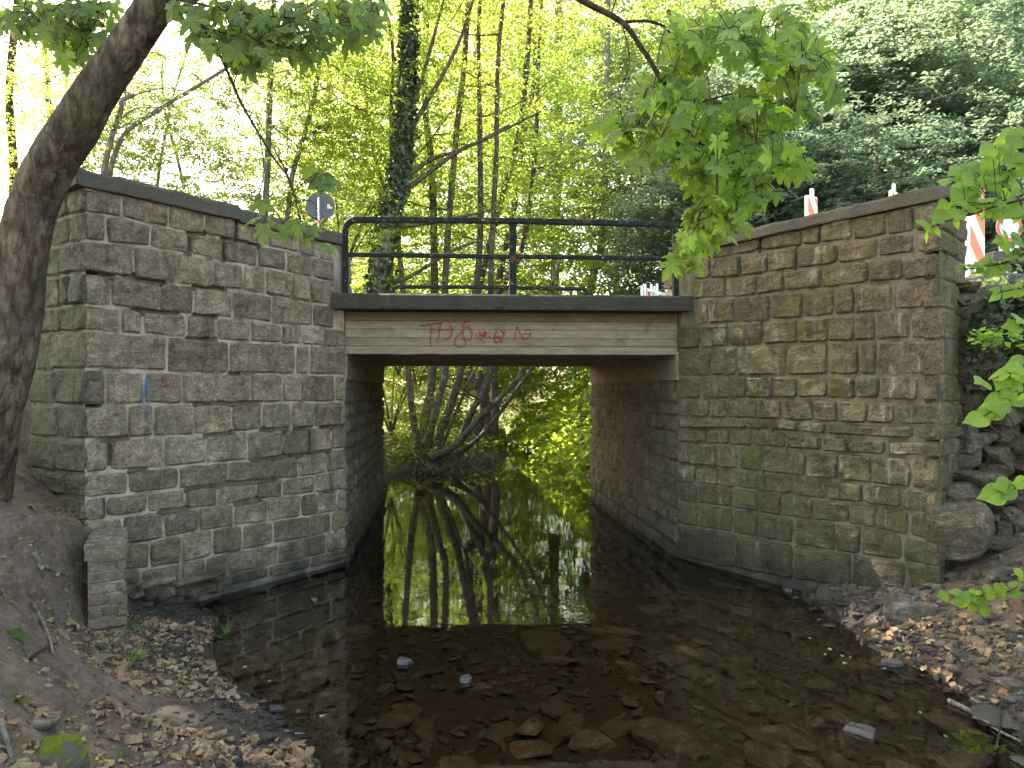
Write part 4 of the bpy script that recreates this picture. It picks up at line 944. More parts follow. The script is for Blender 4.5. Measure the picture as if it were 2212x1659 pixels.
for k in range(9):
    y = prs.uniform(12.5, 19); sx = float(ip(shoreR, y))+prs.uniform(.3, 1.5); b = Vector((sx, y, hz(sx, y))); mb = MB()
    q = [b, b+Vector((-.05, -.1, .4)), b+Vector((-.3, -.2, .75)), b+Vector((-.8, -.3, .7))]; mb.tube(smoothpath(q, 4), np.linspace(.016, .006, 13), 5, .05, False); mb.build('stem', M['twig'], kw, True)

pts = []
while len(pts) < 14000:
    y = random.uniform(12.6, 24) if len(pts) < 6500 else random.uniform(18, 48); x = float(ip(shoreL, y))-abs(random.gauss(0, 1.9+max(0, y-22)*.25))-.12
    if len(pts) > 9500: x = float(ip(shoreR, y))+abs(random.gauss(0, 2.5+max(0, y-22)*.3))+.1
    if vnoise(x*1.3, y*1.3) < -.12: continue
    pts.append((x, y, hz(x, y)+random.uniform(.01, .22)*(1+max(0, vnoise(x*.9, y*.9))*2.5)))
V, Q = leaf_cloud(np.array(pts), .115, .8, .7); ug = link('undergrowth', mesh_np('undergrowth', V, Q), M['leafY']); tag(ug, 'low leafy undergrowth covering both far banks beyond the bridge', 'ground cover', kind='stuff')
# ------------------------------------------------------------ leaning tree at the left
lt = empty('leaning_tree', P(15, 985, 4.35), 'thick grey-brown trunk leaning to the right in front of the left wall', 'tree')
tp = [(-45, 1060, 4.5, .19), (-22, 960, 4.38, .155), (-6, 880, 4.33, .138), (22, 768, 4.3, .134), (38, 650, 4.28, .138), (45, 560, 4.25, .142), (72, 440, 4.2, .130), (118, 340, 4.15, .128), (165, 268, 4.1, .124), (212, 190, 4.1, .114), (270, 110, 4.1, .106), (325, 30, 4.1, .102), (366, -45, 4.1, .098), (410, -160, 4.15, .09), (480, -340, 4.2, .08)]
pth = []; rr = []
base = [P(x, y, d) for x, y, d, r_ in tp]; pth = smoothpath(base, 6); rr = list(np.interp(np.arange(len(pth)), np.arange(len(tp))*6, [r_ for *_, r_ in tp]))
def barktube(pth, rr, n=28):
    mb = MB(); mb.tube(pth, rr, n, 0)
    V = []
    for i, v in enumerate(mb.v):
        k = min(i//n, len(pth)-1); p_ = pth[k]; d_ = (Vector(v)-p_); th = (i % n)/n*6.283
        e = .07*float(vnoise(math.cos(th)*2.2+3, k*.22+math.sin(th)*2.2))+.035*float(vnoise(math.cos(th)*7, k*.5+math.sin(th)*7+9))+.02*random.uniform(-1, 1)*.4
        V.append(tuple(p_+d_*(1+e*1.6)))
    mb.v = V; return mb
barktube(pth, rr).build('trunk', M['bark'], lt, True)
mb = barktube(smoothpath([P(40, 760, 4.2), P(66, 690, 4.15), P(92, 600, 4.14), P(100, 520, 4.16), P(108, 450, 4.2)], 5), list(np.interp(np.arange(21), [0, 8, 14, 20], [.035, .05, .032, .02])), 12); 0
for q, r0 in (([(280, 60), (340, 40), (365, 20), (420, -40)], .035), ([(300, 100), (325, 60), (380, 30), (430, -10)], .03)):
    mb = MB(); s_ = smoothpath(stemP(q, 4.2), 5); mb.tube(s_, np.linspace(r0, r0*.6, len(s_)), 8, .05); mb.build('limb', M['bark'], lt, True)
for k in range(0):       # roots
    a = random.uniform(-1.9, .2); b = P(0, 990, 4.35); L = random.uniform(.5, 1.2); q = []
    for t in np.linspace(0, 1, 7):
        x = b.x+math.cos(a)*L*t+.1+random.uniform(-.04, .04); y = b.y+math.sin(a)*L*t; q.append(Vector((x, y, hz(x, y)+.02-.03*t)))
    q[0].z += .12; mb = MB(); mb.tube(smoothpath(q, 3), np.linspace(.022, .006, 19), 7, .12); mb.build('root', M['bark'], lt, True)

# ------------------------------------------------------------ maple leaves
def maple_outline():
    L = [(0, 0), (-.10, .02), (-.28, -.10), (-.46, -.06), (-.40, .06), (-.50, .16), (-.36, .20), (-.22, .22), (-.36, .36), (-.56, .46), (-.42, .52), (-.44, .66), (-.30, .62), (-.16, .50), (-.20, .70), (-.13, .78), (-.10, .90), (0, 1.05)]
    Rr = [(-x, y) for x, y in L[1:-1]][::-1]; return L+Rr
def star_mesh(name, outline, size, bend, mat_, center=(0, .35), curl=0.0, seed=0):
    r_ = random.Random(seed); V = [(center[0]*size, center[1]*size, 0)]
    for x, y in outline:
        d_ = math.hypot(x-center[0], y-center[1]); z = -bend*d_*d_+curl*math.sin(x*9+seed)*abs(x)+r_.uniform(-.03, .03)-abs(x)*bend*.25
        V.append((x*size, y*size, z*size))
    n_ = len(outline); Fc = [(0, 1+i, 1+(i+1) % n_) for i in range(n_)]
    me = bpy.data.meshes.new(name); me.from_pydata(V, [], Fc); me.update(); me.materials.append(M[mat_]); return me
MO = maple_outline()
mapG = [star_mesh('leaf', MO, .115, .35, 'leafM', seed=i) for i in range(4)]
mapD = [star_mesh('leaf', MO, .12, .35, 'leafD', seed=i+9) for i in range(3)]
heart = [(0, 0), (-.14, -.05), (-.30, .02), (-.40, .20), (-.38, .42), (-.26, .64), (-.12, .82), (0, 1.02), (.12, .82), (.26, .64), (.38, .42), (.40, .20), (.30, .02), (.14, -.05)]
kleaf = [star_mesh('leaf', heart, .125, .3, 'leafK', seed=i+20) for i in range(3)]
def leaf_obj(me, parent, loc, tip, nrm, s, name='leaf'):
    y = Vector(tip).normalized(); z = Vector(nrm); z = (z-y*z.dot(y)).normalized(); x = y.cross(z)
    o = bpy.data.objects.new(name, me); C.objects.link(o)
    m_ = Matrix((x, y, z)).transposed().to_4x4(); m_ = Matrix.Translation(loc) @ m_ @ Matrix.Scale(s, 4)
    if parent is not None: o.parent = parent; o.matrix_basis = Matrix.Translation(-parent.location) @ m_
    else: o.matrix_basis = m_
    return o
def join_leaves(pool, items, mat_, name, parent):
    V = []; Fc = []
    for (loc, tip, nrm, s) in items:
        me = random.choice(pool); y = Vector(tip).normalized(); z = Vector(nrm); z = (z-y*z.dot(y)).normalized(); x = y.cross(z); b = len(V)
        for v in me.vertices: q = Vector(loc)+(x*v.co.x+y*v.co.y+z*v.co.z)*s; V.append(tuple(q))
        Fc += [tuple(i+b for i in p.vertices) for p in me.polygons]
    me = bpy.data.meshes.new(name); me.from_pydata(V, [], Fc); me.update(); return tag(link(name, me, mat_, parent), kind='stuff')
def branch_thing(label, name, branches, region, depth, nleaf, pool, smat, jitter, twigmat='twig', dd=.25, size=1.0, cat='branch', maxl=290, face=(0, -.7, .55), hang=.75):
    root = empty(name, P(*branches[0][0][0], depth), label, cat); nodes = []
    for pts, r0, r1 in branches:
        st = stemP(pts, depth+random.uniform(-.05, .05), depth+random.uniform(-dd, dd)*.6); q = smoothpath(st, 5)
        mb = MB(); mb.tube(q, np.linspace(r0, r1, len(q)), 7, .08, False); mb.build('wood', M[twigmat], root, True); nodes += q[3:]
    pts2 = region(nleaf); items = []; tw = MB()
    for (px, py) in pts2:
        d_ = depth+random.gauss(0, dd*.5); loc = P(px, py, d_)
        near = min(nodes, key=lambda q: (q-loc).length+random.uniform(0, .12))
        out = (loc-near); L = out.length
        mid = near.lerp(loc, .55)+Vector((0, 0, .03+L*.12)); pth_ = smoothpath([near, mid, loc], 3)
        tw.tube(pth_, np.linspace(.0034, .0016, len(pth_)), 4, 0, False)
        if L > .12 and random.random() < .5: nodes.append(mid); nodes.append(loc)
        tip = Vector((random.gauss(0, .55), random.gauss(-.1, .4), -hang+random.gauss(0, .35))); nrm = Vector(face)+Vector((random.gauss(0, .45), random.gauss(0, .3), random.gauss(0, .35)))
        items.append((loc, tip, nrm, size*random.uniform(.6, 1.2)))
    tag(tw.build('twigs', M[twigmat], root), kind='stuff')
    random.shuffle(items)
    for it in items[:maxl]: leaf_obj(random.choice(pool), root, *it)
    if len(items) > maxl: join_leaves(pool, items[maxl:], smat, 'foliage', root)
    return root
def region_poly(poly, n_, minsep=13):
    xs = [p[0] for p in poly]; ys = [p[1] for p in poly]; out = []; tries = 0
    while len(out) < n_ and tries < 60000:
        tries += 1; x = random.uniform(min(xs), max(xs)); y = random.uniform(min(ys), max(ys))
        if not inpoly(np.array(x), np.array(y), poly): continue
        if vnoise(x*.02+5, y*.02) < -.27: continue
        if any((x-a)**2+(y-b)**2 < minsep**2 for a, b in out): continue
        out.append((x, y))
    return out
PR = [(1430, 60), (1480, 40), (1540, 25), (1600, 20), (1690, 20), (1740, 40), (1770, 105), (1822, 130), (1820, 200), (1760, 180), (1740, 150), (1735, 200), (1760, 240), (1715, 255), (1680, 240), (1690, 290), (1730, 320), (1745, 350), (1700, 370), (1650, 375), (1690, 420), (1650, 440), (1590, 430), (1600, 480), (1565, 510), (1530, 520), (1500, 560), (1465, 575), (1445, 550), (1470, 510), (1500, 450), (1505, 400), (1450, 340), (1400, 350), (1350, 325), (1300, 285), (1320, 245), (1370, 235), (1400, 240), (1380, 180), (1420, 150), (1450, 110)]
BR = [([(1180, -60), (1255, 0), (1343, 48), (1387, 106), (1446, 189), (1512, 222), (1560, 242), (1600, 315), (1640, 360)], .022, .004), ([(1446, 189), (1457, 275), (1472, 330), (1508, 374), (1512, 440), (1505, 487), (1475, 522)], .010, .003),
      ([(1343, 48), (1402, 46), (1440, 62), (1475, 99), (1581, 93), (1706, 117), (1761, 132), (1790, 170)], .010, .003), ([(1387, 106), (1440, 200), (1500, 300), (1560, 330), (1600, 375), (1625, 410)], .008, .003),
      ([(1512, 222), (1600, 200), (1660, 218), (1700, 235)], .006, .003), ([(1446, 189), (1400, 250), (1350, 290)], .005, .002), ([(1475, 99), (1560, 70), (1640, 60), (1700, 50)], .005, .002), ([(1343, 48), (1360, 130), (1340, 200), (1345, 270)], .004, .002)]
branch_thing('leafy maple branch with large bright green leaves hanging over the right end of the railing', 'maple_branch', BR, lambda n_: region_poly(PR, n_, 11.5), 4.1, 540, mapG, M['leafMs'], 0, dd=.45, size=1.12, face=(0, -.9, .4), hang=.55)
# darker maple branches at the left, hanging from the leaning tree's side
PL = [(380, 0), (830, 0), (815, 60), (790, 100), (740, 70), (700, 110), (640, 130), (590, 100), (560, 140), (520, 150), (480, 90), (430, 90)]
BLk = [([(330, -60), (400, 0), (440, 60), (480, 130), (520, 220), (560, 290), (590, 340), (620, 380), (640, 440), (650, 480)], .012, .003), ([(400, 0), (520, 30), (640, 40), (780, 60)], .007, .002), ([(440, 60), (560, 90), (650, 110)], .005, .002), ([(560, 290), (570, 360), (560, 420), (545, 460)], .004, .002)]
branch_thing('dark green maple branch across the top between the leaning trunk and the ivy-clad tree', 'maple_branch', BLk, lambda n_: region_poly(PL, int(n_*.83), 13)+region_poly([(520, 440), (560, 430), (620, 470), (690, 460), (730, 490), (700, 530), (640, 510), (560, 490)], int(n_*.06), 20)+region_poly([(650, 350), (700, 340), (750, 380), (720, 415), (670, 400)], int(n_*.03), 18), 3.9, 210, mapD, M['leafD'], 0, dd=.35, size=1.0)
PL2 = [(0, 0), (250, 0), (230, 60), (190, 110), (150, 130), (90, 60), (40, 80), (0, 60)]
branch_thing('dark green maple leaves in the top left corner left of the leaning trunk', 'maple_branch', [([(330, -80), (220, -10), (120, 40), (20, 60)], .008, .002), ([(220, -10), (200, 60), (185, 110)], .004, .002)], lambda n_: region_poly(PL2, n_, 13), 4.3, 85, mapD, M['leafD'], 0, dd=.3, size=1.05)

# knotweed branches at the right edge: leaves placed one by one
kb = empty('knotweed_plant', P(2260, 1000, 3.3), 'bright green heart-leaved knotweed reaching in from the right edge over the wall', 'plant')
zk = lambda x, y: (3700/1.8517+x/2.765/1.8517, 650/1.8517+y/2.765/1.8517)
def kbranch(pts, d, leaves, r0=.006):
    st = smoothpath([P(x, y, d) for x, y in pts], 4); mb = MB(); mb.tube(st, np.linspace(r0, .0018, len(st)), 6, .03, False); mb.build('stem', M['twig'], kb, True)
    for (bx, by, tx, ty) in leaves:
        a = P(bx, by, d+random.uniform(-.04, .04)); b = P(tx, ty, d+random.uniform(-.05, .05)); L = (b-a).length
        near = min(st, key=lambda q: (q-a).length); mb = MB(); mb.tube([near, a], [.0018, .0014], 4, 0, False); mb.build('leaf_stalk', M['twig'], kb)
        leaf_obj(random.choice(kleaf), kb, a, b-a, (random.uniform(-.3, .3), -1, random.uniform(.3, .8)), L/.125)
kl = [(225, 640, 25, 575), (460, 580, 222, 520), (105, 700, 190, 820), (350, 605, 380, 745), (35, 745, 38, 905), (-10, 700, 75, 650), (660, 520, 650, 685), (560, 500, 480, 490), (300, 200, 120, 185), (440, 60, 275, 120), (560, 110, 370, 90), (620, 130, 520, 285), (700, 20, 570, 90), (620, 200, 785, 230), (440, 380, 305, 350), (600, 345, 455, 370), (470, 430, 320, 440), (770, 400, 555, 395), (420, 250, 280, 240), (740, 480, 900, 540), (850, 560, 860, 700), (890, 440, 760, 470), (640, 10, 440, 30), (740, 0, 880, 70), (1000, 120, 870, 180), (1050, 60, 900, 130), (920, 200, 1095, 300), (900, 270, 790, 350), (1000, 380, 890, 440), (1000, 420, 860, 560), (1060, 300, 940, 360), (1050, 470, 880, 600)]
tk = lambda q: (zk(q[0], q[1])+zk(q[2], q[3]))
kbranch([zk(x, y) for x, y in [(1300, 380), (1080, 410), (880, 460), (745, 495), (570, 560), (460, 582), (240, 650), (70, 720), (0, 760)]], 2.9, [tk(q) for q in kl[:8]+kl[16:22]+kl[28:]], .006)
kbranch([zk(x, y) for x, y in [(1300, -20), (1000, 60), (760, 100), (620, 130), (500, 240), (430, 330)]], 3.05, [tk(q) for q in kl[8:16]+kl[22:28]], .005)
kl2 = [(570, 1150, 440, 1110), (640, 1165, 570, 1075), (720, 1060, 570, 1110), (800, 1100, 720, 1060), (860, 1130, 730, 1270), (800, 1130, 660, 1240), (900, 1120, 960, 1230), (990, 1060, 810, 1040), (1000, 990, 930, 1050), (1060, 960, 960, 990), (940, 900, 790, 860), (930, 870, 870, 730), (1050, 800, 950, 790), (990, 920, 880, 900), (700, 1150, 560, 1220), (430, 1150, 370, 1190), (450, 1140, 390, 1100), (940, 1400, 840, 1350), (990, 1380, 850, 1510), (820, 1440, 690, 1540), (830, 1400, 690, 1400), (1080, 1400, 960, 1500), (1060, 1330, 980, 1390), (1090, 1000, 1010, 1080), (1090, 850, 1000, 880), (1080, 1180, 1000, 1110), (1095, 720, 1030, 770)]
kbranch([zk(x, y) for x, y in [(1300, 900), (1100, 1010), (1000, 1060), (880, 1110), (700, 1140), (560, 1170), (430, 1180)]], 2.8, [tk(q) for q in kl2[:17]+kl2[23:]], .005)
kbranch([zk(x, y) for x, y in [(1300, 1330), (1080, 1380), (940, 1410), (820, 1440)]], 2.75, [tk(q) for q in kl2[17:23]], .004)
z6k = lambda x, y: (1998+x*.2605, 648+y*.2605)
rk = random.Random(3); ex = []
for k in range(46):
    x = rk.uniform(2045, 2235); yb = 255+abs(2212-x)*.9; y = rk.uniform(yb, 455); a = rk.uniform(-1.2, 1.2); L = rk.uniform(28, 58); ex.append((x, y, x-L*.75*math.cos(a), y+L*(.35+abs(math.sin(a))*.6)))
kbranch([(2300, 260), (2212, 300), (2150, 360), (2080, 400)], 3.2, ex[:23], .004)
kbranch([(2300, 380), (2212, 420), (2140, 440)], 3.0, ex[23:], .004)
ex = [(x+20, y+190, c_+20, d_+190) for x, y, c_, d_ in ex[:0]]
kl3 = [(690, 240, 640, 215), (800, 215, 640, 215), (760, 240, 700, 300), (821, 150, 790, 170), (821, 560, 640, 560), (680, 590, 510, 650), (680, 620, 600, 740), (670, 600, 780, 580), (520, 670, 430, 675), (700, 830, 470, 880), (640, 870, 540, 890), (560, 900, 400, 960), (495, 970, 320, 1010), (520, 960, 400, 1040), (640, 930, 500, 985), (760, 740, 640, 800), (821, 730, 680, 850), (740, 760, 560, 850), (821, 800, 670, 860), (730, 1530, 575, 1545), (821, 1490, 700, 1560), (660, 1590, 445, 1640), (740, 1560, 560, 1640), (821, 620, 720, 700), (821, 480, 680, 520), (700, 660, 821, 700), (760, 1540, 690, 1555)]
tk3 = lambda q: (z6k(q[0], q[1])+z6k(q[2], q[3]))
kbranch([z6k(x, y) for x, y in [(1000, 450), (821, 580), (680, 610), (520, 670)]], 2.6, [tk3(q) for q in kl3[4:9]+kl3[23:26]], .004)
kbranch([z6k(x, y) for x, y in [(1000, 700), (821, 760), (700, 840), (560, 910), (480, 975)]], 2.6, [tk3(q) for q in kl3[9:19]], .004)
kbranch([z6k(x, y) for x, y in [(1000, 1450), (821, 1520), (700, 1590), (570, 1660)]], 2.7, [tk3(q) for q in kl3[19:23]+kl3[26:]], .004)
kbranch([z6k(x, y) for x, y in [(1000, 120), (821, 200), (700, 250)]], 2.7, [tk3(q) for q in kl3[:4]], .004)
kbranch([z6k(x, y) for x, y in [(545, 990), (545, 1040), (600, 1090), (690, 1160)]], 3.4, [], .006)
z8k = lambda x, y: (1944+x*.3403, 1026+y*.3403)
lowk = [(385, 745, 300, 735), (450, 770, 350, 770), (460, 770, 550, 760), (400, 800, 310, 810), (430, 800, 380, 850), (500, 850, 585, 830), (500, 800, 430, 865), (540, 740, 640, 750), (620, 740, 700, 710), (700, 710, 787, 690), (700, 760, 787, 750), (310, 765, 240, 765), (480, 740, 450, 790), (690, 745, 640, 720), (750, 640, 787, 600), (560, 760, 500, 800)]
pk = empty('knotweed_plant', P(2140, 1290, 4.1), 'low knotweed shoot with dull green heart leaves lying on the right bank beside the slab', 'plant'); kb = pk
kbranch([z8k(x, y) for x, y in [(900, 700), (787, 690), (700, 735), (580, 765), (450, 770), (330, 765)]], 4.25, [z8k(q[0], q[1])+z8k(q[2], q[3]) for q in lowk], .005)
# ------------------------------------------------------------ ivy and leaves on the bank right of the wall
def ivy_patch(label, region3, n_, mat_, size, name='ivy_patch', cat='ivy', up=.1):
    root = tag(bpy.data.objects.new(name, None), label, cat); C.objects.link(root)
    pts = np.array([region3() for _ in range(n_)]); V, Q = leaf_cloud(pts, size, up, .85); root.location = tuple(pts.mean(0)); 
    tag(link('foliage', mesh_np('foliage', V, Q), M[mat_], root), kind='stuff'); return root
def r1():
    px = random.uniform(2090, 2330); d_ = random.uniform(5.15, 5.9); py = random.uniform(640, 850)
    if random.random() < (py-740)/200: py -= 90
    q = P(px, py, d_); return (q.x, q.y, q.z)
ivy_patch('dark glossy ivy spilling down the bank right of the right wall', r1, 3200, 'ivy', .06)
ivy_patch('bright leafy undergrowth on the bank top right of the right wall', lambda: tuple(P(random.uniform(2090, 2400), random.gauss(640, 30), random.uniform(5.6, 7.5))), 900, 'leafG', .06, 'undergrowth', 'bush')
def r2():
    px = random.choice([random.uniform(2095, 2160), random.uniform(2110, 2212)]); q = P(px, random.gauss(728, 9) if px < 2170 else random.uniform(690, 760), random.uniform(4.6, 5.1)); return (q.x, q.y, q.z)
ivy_patch('small bright green shrub sprig standing out from the dark ivy', r2, 120, 'leafK', .055, 'shrub', 'bush', .8)
# bare twigs in the dark
tw = MB()
for k in range(40):
    a = P(random.uniform(2090, 2200), random.uniform(760, 900), 5.1); d_ = Vector((random.uniform(-.5, .5), random.uniform(-.3, .1), random.uniform(-.5, .4))); L = random.uniform(.15, .5)
    tw.tube(smoothpath([a, a+d_*L*.5+Vector((0, 0, .03)), a+d_*L], 3), [.003]*7, 4, 0, False)
t = tw.build('twig_tangle', M['twig']); tag(t, 'tangle of thin dry twigs hanging in the dark right of the right wall', 'twigs', kind='stuff')

# ------------------------------------------------------------ stones
def stone_mesh(name, w_, d_, h_, seed, mat_, jag=.22, sub=5):
    r_ = random.Random(seed); mb = MB(); n = sub
    # squashed cube-sphere with random facets
    pl = [(Vector((r_.gauss(0, 1), r_.gauss(0, 1), r_.gauss(0, .5))).normalized(), r_.uniform(.62, .95)) for _ in range(9)]
    pl += [(Vector((0, 0, 1)), .52), (Vector((r_.uniform(-.15, .15), r_.uniform(-.15, .15), 1)).normalized(), .55)]
    V = []; idx = {}; Fc = []
    for ax in range(3):
        for sg in (-1, 1):
            for i in range(n):
                for j in range(n):
                    q = []
                    for (a, b) in ((i, j), (i+1, j), (i+1, j+1), (i, j+1)):
                        p = [0, 0, 0]; p[ax] = sg; p[(ax+1) % 3] = -1+2*a/n; p[(ax+2) % 3] = -1+2*b/n; key = tuple(round(c, 4) for c in p)
                        if key not in idx:
                            v = Vector(p); v = v.normalized()*1.25 if False else Vector((v.x*math.sqrt(max(0, 1-v.y*v.y/3-v.z*v.z/3)), v.y*math.sqrt(max(0, 1-v.x*v.x/3-v.z*v.z/3)), v.z*math.sqrt(max(0, 1-v.y*v.y/3-v.x*v.x/3))))*1.25
                            for nn, dd in pl:
                                e = v.dot(nn)-dd
                                if e > 0: v = v-nn*e
                            v += Vector((r_.uniform(-1, 1), r_.uniform(-1, 1), r_.uniform(-1, 1)))*.035
                            idx[key] = len(V); V.append((v.x*w_/2, v.y*d_/2, (v.z+.0)*h_*.9))
                        q.append(idx[key])
                    Fc.append(tuple(q) if sg > 0 else tuple(q[::-1]))
    me = bpy.data.meshes.new(name); me.from_pydata(V, [], Fc); me.update(); me.materials.append(mat_); return me
def put(name, me, loc, rz=0.0, rx=0.0, ry=0.0, s=1.0, parent=None):
    o = bpy.data.objects.new(name, me); C.objects.link(o); o.rotation_euler = (rx, ry, rz); o.scale = (s, s, s)
    if parent is not None: o.parent = parent; o.location = Vector(loc)-parent.location
    else: o.location = loc
    return o
# dry stone wall right of the right wing wall
dw = empty('dry_stone_wall', P(2130, 1180, 5.2), 'rough dry stone wall of flat slabs right of the right wing wall', 'wall')
def dstone(x0, x1, y0, y1, d_, tilt=0.0, deep=.4, seed=None, rz=-.1):
    c_ = P((x0+x1)/2, (y0+y1)/2, d_); w_ = (x1-x0)/F*d_*1.06; h_ = (y1-y0)/F*d_*1.1
    me = stone_mesh('stone', w_, deep, h_, random.randint(0, 9999) if seed is None else seed, M['drystone'], sub=7); put('stone', me, c_+Vector((0, deep*.35, 0)), rz, 0, tilt, 1, dw)
zz = lambda x, y: (1944+x*.3403, 1026+y*.3403)
for (a, b, c_, d_, dd, ti) in [(295, 600, 60, 215, 5.0, -.12), (280, 562, 190, 408, 4.9, -.18), (485, 622, 303, 382, 5.02, 0), (612, 778, 303, 388, 5.03, .0), (522, 800, 392, 458, 5.0, .03), (620, 800, 208, 302, 5.1, .03), (340, 640, -12, 45, 5.1, 0),
                               (620, 740, 130, 190, 5.15, 0), (740, 850, 140, 210, 5.12, 0), (590, 690, 185, 215, 5.15, 0), (580, 690, 258, 300, 5.1, 0), (550, 770, 372, 398, 5.05, -.05), (690, 850, 90, 140, 5.15, 0)]:
    p0 = zz(a, c_); p1 = zz(b, d_); dstone(p0[0], p1[0], p0[1], p1[1], dd, ti)
y = 1020
for row in range(15):
    hh = random.uniform(19, 32); x = 2062+random.uniform(-6, 10)
    while x < 2330:
        w_ = random.uniform(55, 125); dstone(x, x+w_, y-hh, y, 5.3+random.uniform(-.04, .06), random.uniform(-.03, .03), .35); x += w_+random.uniform(1, 5)
    y -= hh+1
bk = MB(); bk.prism([tuple(P(2050, 0, 5.75).xy), tuple(P(2500, 0, 5.6).xy), tuple(P(2500, 0, 6.2).xy), tuple(P(2050, 0, 6.2).xy)], .1, 2.45); bk.build('wall_core', M['mortarR'], dw)

# stones on the right bank, each where the photograph shows it
def on_ground(x0, x1, y0, y1, fx, ox, oy, label=None, m_='rock', name='stone', hscale=1.0, group=None, tilt=0, cat='stone'):
    X0, X1, Y0, Y1 = ox+x0*fx, ox+x1*fx, oy+y0*fx, oy+y1*fx; g_ = ground_hit((X0+X1)/2, Y1-(Y1-Y0)*.25); d_ = g_.y
    w_ = (X1-X0)/F*d_; vis = (Y1-Y0)/F*d_; dep = min(max(w_*.75, .04), vis*2.2+.02); h_ = max(.018, vis*.42)*hscale
    m_ = 'rockwet' if label and 'wet' in label else m_; me = stone_mesh(name, w_, dep, h_, random.randint(0, 99999), M[m_], sub=6); o = put(name, me, g_+Vector((0, 0, h_*.10)), random.uniform(-.25, .25), random.uniform(-.06, .06), tilt)
    return tag(o, label, cat, group)
R6 = (.3652, 1404, 1119)
on_ground(1425, 1705, 430, 600, *R6, 'big flat-topped grey-green stone slab on the right bank beside the wall foot', hscale=1.25)
on_ground(1980, 2260, 240, 360, *R6, 'large sunlit block at the right edge below the dry stone wall')
on_ground(1750, 1885, 290, 372, *R6, 'pale wedge-shaped stone at the foot of the right wing wall corner')
on_ground(1625, 1745, 352, 430, *R6, 'low stone leaning on the foot of the right wall corner')
on_ground(1778, 1992, 758, 842, *R6, 'broad pale flat stone on the right bank, above the small white one')
on_ground(1873, 2002, 812, 884, *R6, 'flat grey stone touching the broad pale one below right')
on_ground(1755, 1858, 848, 908, *R6, 'small angular whitish stone near the waterline right')
on_ground(1998, 2132, 868, 940, *R6, 'rounded grey stone near the right edge, upper of two')
on_ground(2065, 2250, 935, 1025, *R6, 'rounded grey stone with a crack near the right edge, lower of two')
on_ground(2150, 2300, 735, 862, *R6, 'large dark stone cut by the right edge of the picture')
on_ground(1380, 1482, 820, 888, *R6, 'black wet cube-like stone standing at the right waterline', hscale=1.6)
on_ground(1900, 2300, 1130, 1235, *R6, 'wet shiny flat slab under the fallen twig at lower right', 'rock')
on_ground(1890, 2002, 1042, 1105, *R6, 'dark wet stone just above the fallen twig')
on_ground(2108, 2230, 1010, 1085, *R6, 'mossy grey stone right of the dark wet one')
on_ground(1020, 1110, 602, 655, *R6, 'dark wet lump at the tip of the right bank')
on_ground(2150, 2300, 1400, 1480, *R6, 'wet stone in the lower right corner')
small = [(1170, 1290, 538, 572), (1360, 1432, 568, 606), (1430, 1545, 565, 602), (1105, 1228, 474, 514), (950, 1002, 468, 502), (1008, 1064, 480, 522), (940, 1002, 514, 555), (1140, 1212, 430, 462), (1768, 1840, 628, 690), (1938, 2012, 674, 712), (1868, 1968, 945, 982), (1580, 1692, 748, 792), (1528, 1652, 724, 746),
         (1965, 2042, 565, 606), (1650, 1702, 590, 632), (1548, 1602, 600, 640), (1196, 1232, 568, 598), (1680, 1755, 700, 780), (1770, 1832, 690, 780), (2040, 2110, 800, 850), (2010, 2060, 740, 770), (2100, 2150, 1090, 1120), (1300, 1360, 405, 440), (1350, 1425, 395, 425), (1060, 1120, 405, 440), (1240, 1330, 480, 510), (1500, 1560, 500, 540), (1400, 1470, 770, 800), (1480, 1530, 640, 670), (1960, 2010, 560, 590), (2050, 2120, 880, 910), (1720, 1790, 560, 600), (1310, 1370, 520, 545), (2130, 2200, 640, 690), (1900, 1950, 1005, 1040)]
for q in small: on_ground(*q, *R6, 'small grey stone among the dead leaves of the right bank', group='small stones on the right bank')
L4 = (.3418, 0, 1119)
on_ground(215, 560, 1370, 1610, *L4, 'moss-covered rock in the lower left corner', 'mossrock', 'mossy_rock', 2.2, cat='rock')
o = bpy.data.objects[-1] if False else None
on_ground(1560, 1760, 1240, 1450, *L4, 'long dark flat stone at the lower left waterline', hscale=.5)
on_ground(840, 905, 880, 1000, *L4, 'thin grey slab standing on edge in the left gravel', hscale=2.0)
on_ground(895, 1045, 950, 1012, *L4, 'squared grey stone lying beside the standing slab on the left gravel', hscale=1.4)
on_ground(560, 700, 845, 912, *L4, 'rounded brown-stained stone on the left slope')
on_ground(110, 350, 1215, 1310, *L4, 'half-buried stone on the lip of the left bank', 'rock')
on_ground(0, 60, 1200, 1300, *L4, 'stone at the left edge of the picture low down')
on_ground(1370, 1435, 1055, 1110, *L4, 'light grey stone on the left gravel near the shingle')
on_ground(1690, 1800, 1165, 1240, *L4, 'wet dark stone at the tip of the left gravel')
for q in [(280, 380, 980, 1050), (480, 560, 860, 900), (640, 700, 1090, 1130), (1080, 1140, 880, 930), (1270, 1320, 1130, 1165), (1200, 1250, 960, 1000), (960, 1010, 610, 640), (1060, 1110, 650, 680), (1210, 1250, 670, 700), (1400, 1450, 1500, 1560), (1290, 1340, 1080, 1110), (830, 870, 1290, 1320), (1480, 1530, 1090, 1120), (1330, 1380, 950, 990)]:
    on_ground(*q, *L4, 'small grey stone among the dead leaves of the left gravel', group='small stones on the left bank')
